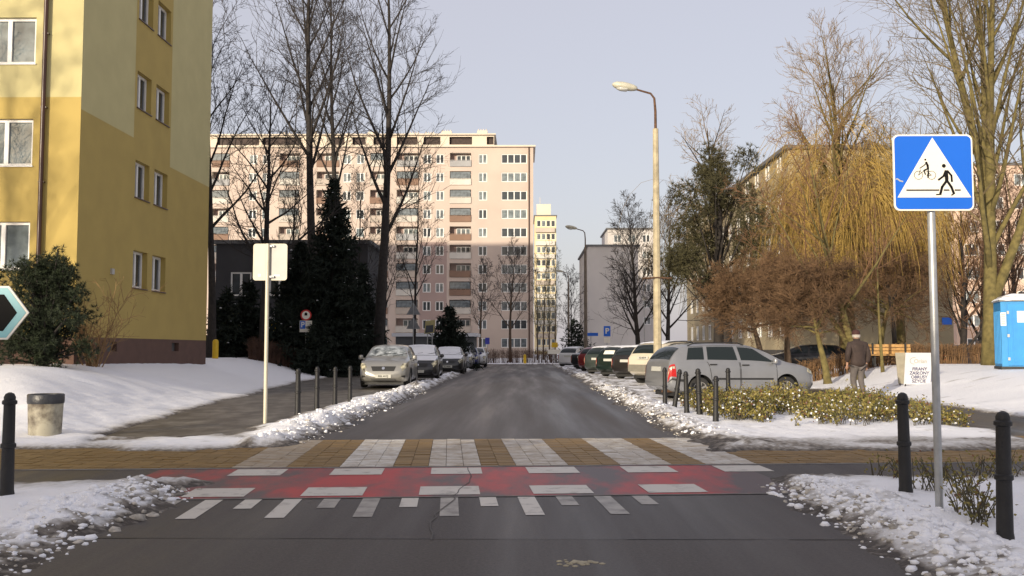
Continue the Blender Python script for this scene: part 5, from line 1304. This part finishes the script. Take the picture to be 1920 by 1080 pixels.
mb = MB(); mb.lathe([(.05, -.12), (.14, -.05), (.16, .05), (.1, .15), (.02, .18)], 14, 0, (0, 0, zg + .1)); mb.build('globe', M['print_white'], gl, smooth=60)

# --- shop's folding board
q = G(1714, 719, .30); ab = thing('sandwich_board', 'white folding advertising board on the snow beside the footpath', 'sandwich board', (q.x, q.y, gz(q.x, q.y)), R(-4)); ab.scale = (.94, .94, 1.0)
ang = R(15); H_ = .98
for s, nm in ((-1, 'front_panel'), (1, 'rear_panel')):
    g = MB(); Mx = Matrix.Rotation(s * -ang, 3, 'X'); off = s * .27
    g.box(Vector((0, off, 0)) + Mx @ Vector((0, 0, H_ / 2)), (.82, .02, H_), 0, Mx)
    pnl = g.build(nm, mat('board_white', (.58, .58, .60), .5, 0, .04) if s < 0 else mat('board_wood', (.30, .27, .2), .7), ab)
    for e in (-.36, .36): g = MB(); g.box(Vector((e, off, 0)) + Mx @ Vector((0, 0, -.05)), (.035, .025, .14), 0, Mx); g.build('foot', M['plastic'], pnl)
    if s < 0:
        INK = mat('navy_lettering', (.02, .02, .09), .5, 0, 0); GREY = mat('pale_grey_lettering', (.38, .38, .34), .5, 0, 0)
        for k, (tx, sz) in enumerate((('FIRANY', .135), ('ZASŁONY', .135), ('OBRUSY', .135), ('SZYCIE', .135))):
            o = link('lettering', text_mesh(tx, sz, INK), pnl, Vector((.05, off, 0)) + Mx @ Vector((0, -.0115, .48 - .125 * k))); o.rotation_euler = (R(90) + ang, 0, 0)
        o = link('lettering', text_mesh('Orian', .17, GREY), pnl, Vector((.06, off, 0)) + Mx @ Vector((0, -.0115, .72))); o.rotation_euler = (R(90) + ang, 0, 0)
        g = MB()
        for k in range(14):
            a, b = R(70 + 15 * k), R(85 + 15 * k); g.prism(seg_poly([(-.14 + .12 * math.cos(a), .1 * math.sin(a)), (-.14 + .12 * math.cos(b), .1 * math.sin(b))], .018)[0], (0, 0, 0), FX, FZ, .001)
        o = g.build('emblem', GREY, pnl); o.location = Vector((0, off, 0)) + Mx @ Vector((0, -.0115, .74)); o.rotation_euler = (ang, 0, 0)

# --- portable toilet
q = G(1893, 697, .66); TB = mat('blue_plastic', (.025, .25, .62), .45, 0, .08, 3); TBD = mat('blue_plastic_side', (.03, .24, .52), .5, 0, .1, 3)
x0, y0 = q.x, q.y
pt = thing('portable_toilet', 'blue plastic portable toilet with snow on its roof', 'portable toilet', (x0 + .56, y0 + .56, gz(x0 + .5, y0 + .5) - .04), R(-16))
mb = MB(); mb.box((0, 0, .06), (1.16, 1.16, .12)); mb.build('base', M['plastic'], pt)
mb = MB(); mb.box((0, 0, 1.10), (1.10, 1.10, 1.98))
for k in range(5): mb.box((-.56, -.42 + .21 * k, 1.0), (.03, .07, 1.6))
mb.build('cabin', TBD, pt)
mb = MB(); mb.box((.03, -.565, 1.08), (.80, .035, 1.84)); dr = mb.build('door', TB, pt)
mb = MB()
for x in (-.30, -.2, .28): mb.box((x, -.587, 1.05), (.05, .02, 1.6))
mb.build('door_rib', TB, dr)
mb = MB()
for z in (.35, 1.05, 1.75): mb.box((-.36, -.592, z), (.06, .02, .09))
mb.build('hinge', M['alu'], dr)
mb = MB(); mb.box((.0, -.5835, 1.62), (.22, .003, .34)); ntc = mb.build('notice', M['print_white'], dr)
mb = MB(); mb.box((-.482, -.558, 1.55), (.15, .006, .40)); n2_ = mb.build('notice', M['print_white'], pt)
mb = MB()
for k in range(6): mb.box((-.482, -.5615, 1.69 - .055 * k), (.11, .002, .018))
mb.build('small_print', mat('faded_red_print', (.45, .25, .2), .5, 0, 0), n2_)
mb = MB(); mb.add([(-.6, -.62, 2.09), (.6, -.62, 2.09), (.6, .6, 2.09), (-.6, .6, 2.09), (-.45, -.4, 2.26), (.45, -.4, 2.26), (.45, .4, 2.26), (-.45, .4, 2.26)], [(0, 3, 2, 1), (4, 5, 6, 7), (0, 1, 5, 4), (1, 2, 6, 5), (2, 3, 7, 6), (3, 0, 4, 7)])
rf = mb.build('roof', M['alu'], pt)
mb = MB(); rn = random.Random(2); n = 12; vs = []
for j in range(n + 1):
    for i in range(n + 1):
        a, b = -1 + 2 * i / n, -1 + 2 * j / n; e = max(abs(a), abs(b)); vs.append((a * .62, b * .63, 2.10 + .22 * (1 - e ** 2.2) + rn.uniform(-.012, .012) + .02))
mb.add(vs, [(j * (n + 1) + i, j * (n + 1) + i + 1, (j + 1) * (n + 1) + i + 1, (j + 1) * (n + 1) + i) for j in range(n) for i in range(n)]); mb.build('snow_cap', M['snow'], rf, smooth=180)

# --- bench
x = at_px(1668, 36.5); bc = thing('park_bench', 'park bench with golden wooden slats in front of the hedge', 'bench', (x, 36.5, gz(x, 36.5)), R(-6))
for k in range(3): mb = MB(); mb.box((0, .22 + .03 * k, .52 + .13 * k), (1.6, .03, .105)); mb.build('back_slat', M['wood'], bc)
for k in range(3): mb = MB(); mb.box((0, -.22 + .14 * k, .43), (1.6, .12, .035)); mb.build('seat_slat', M['wood'], bc)
for s in (-.6, .6): mb = MB(); mb.box((s, -.1, .2), (.06, .08, .42)); mb.box((s, .2, .45), (.06, .05, .85)); mb.build('leg', M['black_iron'], bc)

# --- iron fence along the dark garden
fn = thing('iron_fence', 'dark iron bar fence at the edge of the shaded garden', 'fence', (at_px(388, 47.5), 47.5, .55)); fl = at_px(560, 47.5) - at_px(388, 47.5)
rb = MB(); rb.box((0, 0, .65), (.022, .022, 1.35)); rme = rb.mesh('bar', M['black_iron']); pbm = MB(); pbm.box((0, 0, .65), (.08, .08, 1.6)); pme = pbm.mesh('post', M['black_iron'])
k = 0; x = 0
while x < fl: link('post' if k % 16 == 0 else 'bar', pme if k % 16 == 0 else rme, fn, (x, 0, 0)); x += .14; k += 1
for z in (.15, 1.2): mb = MB(); mb.box((fl / 2, .024, z), (fl, .02, .04)); mb.build('rail', M['black_iron'], fn)

# ================================================================== THE WALKING MAN
def skin(name, V_, E_, m, parent, root=0, sub=2):
    me = bpy.data.meshes.new(name); me.from_pydata([v[0] for v in V_], E_, []); ob = bpy.data.objects.new('tmp_' + name, me); COL.objects.link(ob)
    ob.modifiers.new('s', 'SKIN')
    sv = me.skin_vertices[0].data if me.skin_vertices else None
    if sv is None:
        bm = bmesh.new(); bm.from_mesh(me); bm.verts.layers.skin.verify(); bm.to_mesh(me); bm.free(); sv = me.skin_vertices[0].data
    for i, v in enumerate(V_): sv[i].radius = v[1] if isinstance(v[1], tuple) else (v[1], v[1]); sv[i].use_root = (i == root)
    sm = ob.modifiers.new('d', 'SUBSURF'); sm.levels = sub; sm.render_levels = sub
    dg = bpy.context.evaluated_depsgraph_get(); dg.update()
    out = bpy.data.meshes.new_from_object(ob.evaluated_get(dg)); bpy.data.objects.remove(ob)
    out.materials.clear(); out.materials.append(m); out.polygons.foreach_set('use_smooth', [True] * len(out.polygons))
    return link(name, out, parent)
SKINM = mat('skin', (.45, .26, .18), .6, 0, .05); JACK = mat('dark_brown_jacket', (.040, .026, .022), .8, 0, .2, 6, .4, 25); TROU = mat('grey_trousers', (.12, .105, .10), .85, 0, .15, 6, .4, 22); SHOE = mat('black_shoes', (.02, .018, .016), .5, 0, .1)
CAPM = mat('dark_red_cap', (.05, .016, .014), .8, 0, .15)
q = G(1610, 749, .02)
man = thing('person', 'man in dark brown jacket, grey trousers and cap walking away on the footpath', 'person', (q.x, q.y, gz(q.x, q.y)), R(6)); man.scale = (1.04, 1.04, 1.04)
J = dict(pel=(0, 0, .95), wst=(0, -.01, 1.10), chs=(0, .01, 1.32), nb=(0, .03, 1.46), nk=(0, .05, 1.53), hd=(0, .08, 1.62), ht=(0, .07, 1.71),
         ls=(-.19, .01, 1.42), le=(-.27, -.06, 1.16), lw=(-.25, .06, .94), rs=(.19, .01, 1.42), re=(.25, -.05, 1.15), rw=(.22, .0, .90),
         lh=(-.09, 0, .90), lk=(-.09, .10, .50), la=(-.045, .02, .09), lt=(-.05, .19, .03), rh=(.09, 0, .90), rk=(.075, .02, .50), ra=(.05, -.20, .14), rt=(.05, -.08, .03))
def hand(w, sgn):
    w = Vector(w); V2 = []; E2 = []
    V2.append((w + Vector((0, .01, -.07)), (.03, .018)))
    base = 0
    for k, (dx, l) in enumerate(((-.028, .065), (-.010, .078), (.010, .074), (.027, .058))):
        a = w + Vector((dx * .9, .012, -.095)); b = a + Vector((dx * .2, .012, -l * .55)); c_ = b + Vector((0, .022, -l * .42)); i = len(V2)
        V2 += [(a, .0095), (b, .0088), (c_, .0075)]; E2 += [(base, i), (i, i + 1), (i + 1, i + 2)]
    a = w + Vector((-sgn * .03, .025, -.055)); b = a + Vector((-sgn * .012, .02, -.035)); i = len(V2); V2 += [(a, .011), (b, .009)]; E2 += [(base, i), (i, i + 1)]
    return V2, E2
names = ['pel', 'wst', 'chs', 'nb', 'nk', 'hd', 'ht', 'ls', 'le', 'lw', 'rs', 're', 'rw', 'lh', 'lk', 'la', 'lt', 'rh', 'rk', 'ra', 'rt']
rad = dict(pel=(.14, .10), wst=(.13, .095), chs=(.15, .11), nb=.07, nk=.058, hd=(.078, .098), ht=(.055, .07), ls=.055, le=.042, lw=.03, rs=.055, re=.042, rw=.03, lh=.08, lk=.055, la=.04, lt=.03, rh=.08, rk=.055, ra=.04, rt=.03)
V_ = [(J[n], rad[n]) for n in names]; ix = {n: i for i, n in enumerate(names)}
E_ = [(ix[a], ix[b]) for a, b in (('pel', 'wst'), ('wst', 'chs'), ('chs', 'nb'), ('nb', 'nk'), ('nk', 'hd'), ('hd', 'ht'), ('chs', 'ls'), ('ls', 'le'), ('le', 'lw'), ('chs', 'rs'), ('rs', 're'), ('re', 'rw'), ('pel', 'lh'), ('lh', 'lk'), ('lk', 'la'), ('la', 'lt'), ('pel', 'rh'), ('rh', 'rk'), ('rk', 'ra'), ('ra', 'rt'))]
for w, s in (('lw', -1), ('rw', 1)):
    v2, e2 = hand(J[w], s); o = len(V_); V_ += v2; E_ += [(a + o, b + o) for a, b in e2]; E_.append((ix[w], o))
# face and ears
o = len(V_); V_ += [((0, .19, 1.61), .012), ((-.082, .07, 1.61), (.012, .02)), ((.082, .07, 1.61), (.012, .02))]; E_ += [(ix['hd'], o), (ix['hd'], o + 1), (ix['hd'], o + 2)]
skin('body', V_, E_, SKINM, man)
V2 = [((0, 0, .80), (.215, .155)), ((0, -.01, 1.0), (.205, .15)), ((0, -.015, 1.2), (.20, .145)), ((0, 0, 1.38), (.185, .13)), ((0, .025, 1.485), (.09, .085)), ((0, .035, 1.535), (.07, .075)),
      ((-.20, .0, 1.40), .088), ((-.28, -.06, 1.16), .075), ((-.255, .05, .95), .058), ((.20, .0, 1.40), .088), ((.265, -.05, 1.15), .075), ((.23, .0, .92), .058)]
skin('jacket', V2, [(0, 1), (1, 2), (2, 3), (3, 4), (4, 5), (3, 6), (6, 7), (7, 8), (3, 9), (9, 10), (10, 11)], JACK, man, 2)
V3 = [((0, 0, .95), (.17, .125)), ((-.09, .0, .84), .105), ((-.09, .10, .50), .082), ((-.047, .02, .12), .066), ((.09, 0, .84), .105), ((.075, .02, .50), .08), ((.05, -.19, .17), .064)]
skin('trousers', V3, [(0, 1), (1, 2), (2, 3), (0, 4), (4, 5), (5, 6)], TROU, man)
for a, b in (((-.047, -.02, .05), (-.05, .20, .035)), ((.05, -.25, .13), (.05, -.07, .03))):
    m_ = [Vector(a).lerp(Vector(b), t) for t in (0, .5, 1)]; skin('shoe', [(m_[0], .05), (m_[1], .048), (m_[2], .036)], [(0, 1), (1, 2)], SHOE, man)
mb = MB(); mb.lathe([(.098, 1.645), (.103, 1.68), (.095, 1.73), (.06, 1.765), (.01, 1.775)], 18, 0, (0, .07, 0), Matrix.Identity(3)); mb.prism([(-.075, 0), (.075, 0), (.06, .09), (0, .115), (-.06, .09)], (0, .16, 1.655), (1, 0, 0), (0, 1, 0), .012); mb.build('cap', CAPM, man, smooth=60)
mb = MB(); mb.lathe([(.090, 1.575), (.1, 1.60), (.098, 1.645), (.07, 1.65)], 16, 0, (0, .055, 0)); mb.build('hair', mat('grey_hair', (.42, .38, .34), .8, 0, .2, 20), man, smooth=60)
mb = MB(); mb.lathe([(.085, 1.49), (.092, 1.515), (.085, 1.55)], 16, 0, (0, .035, 0)); mb.build('collar', JACK, man, smooth=60)
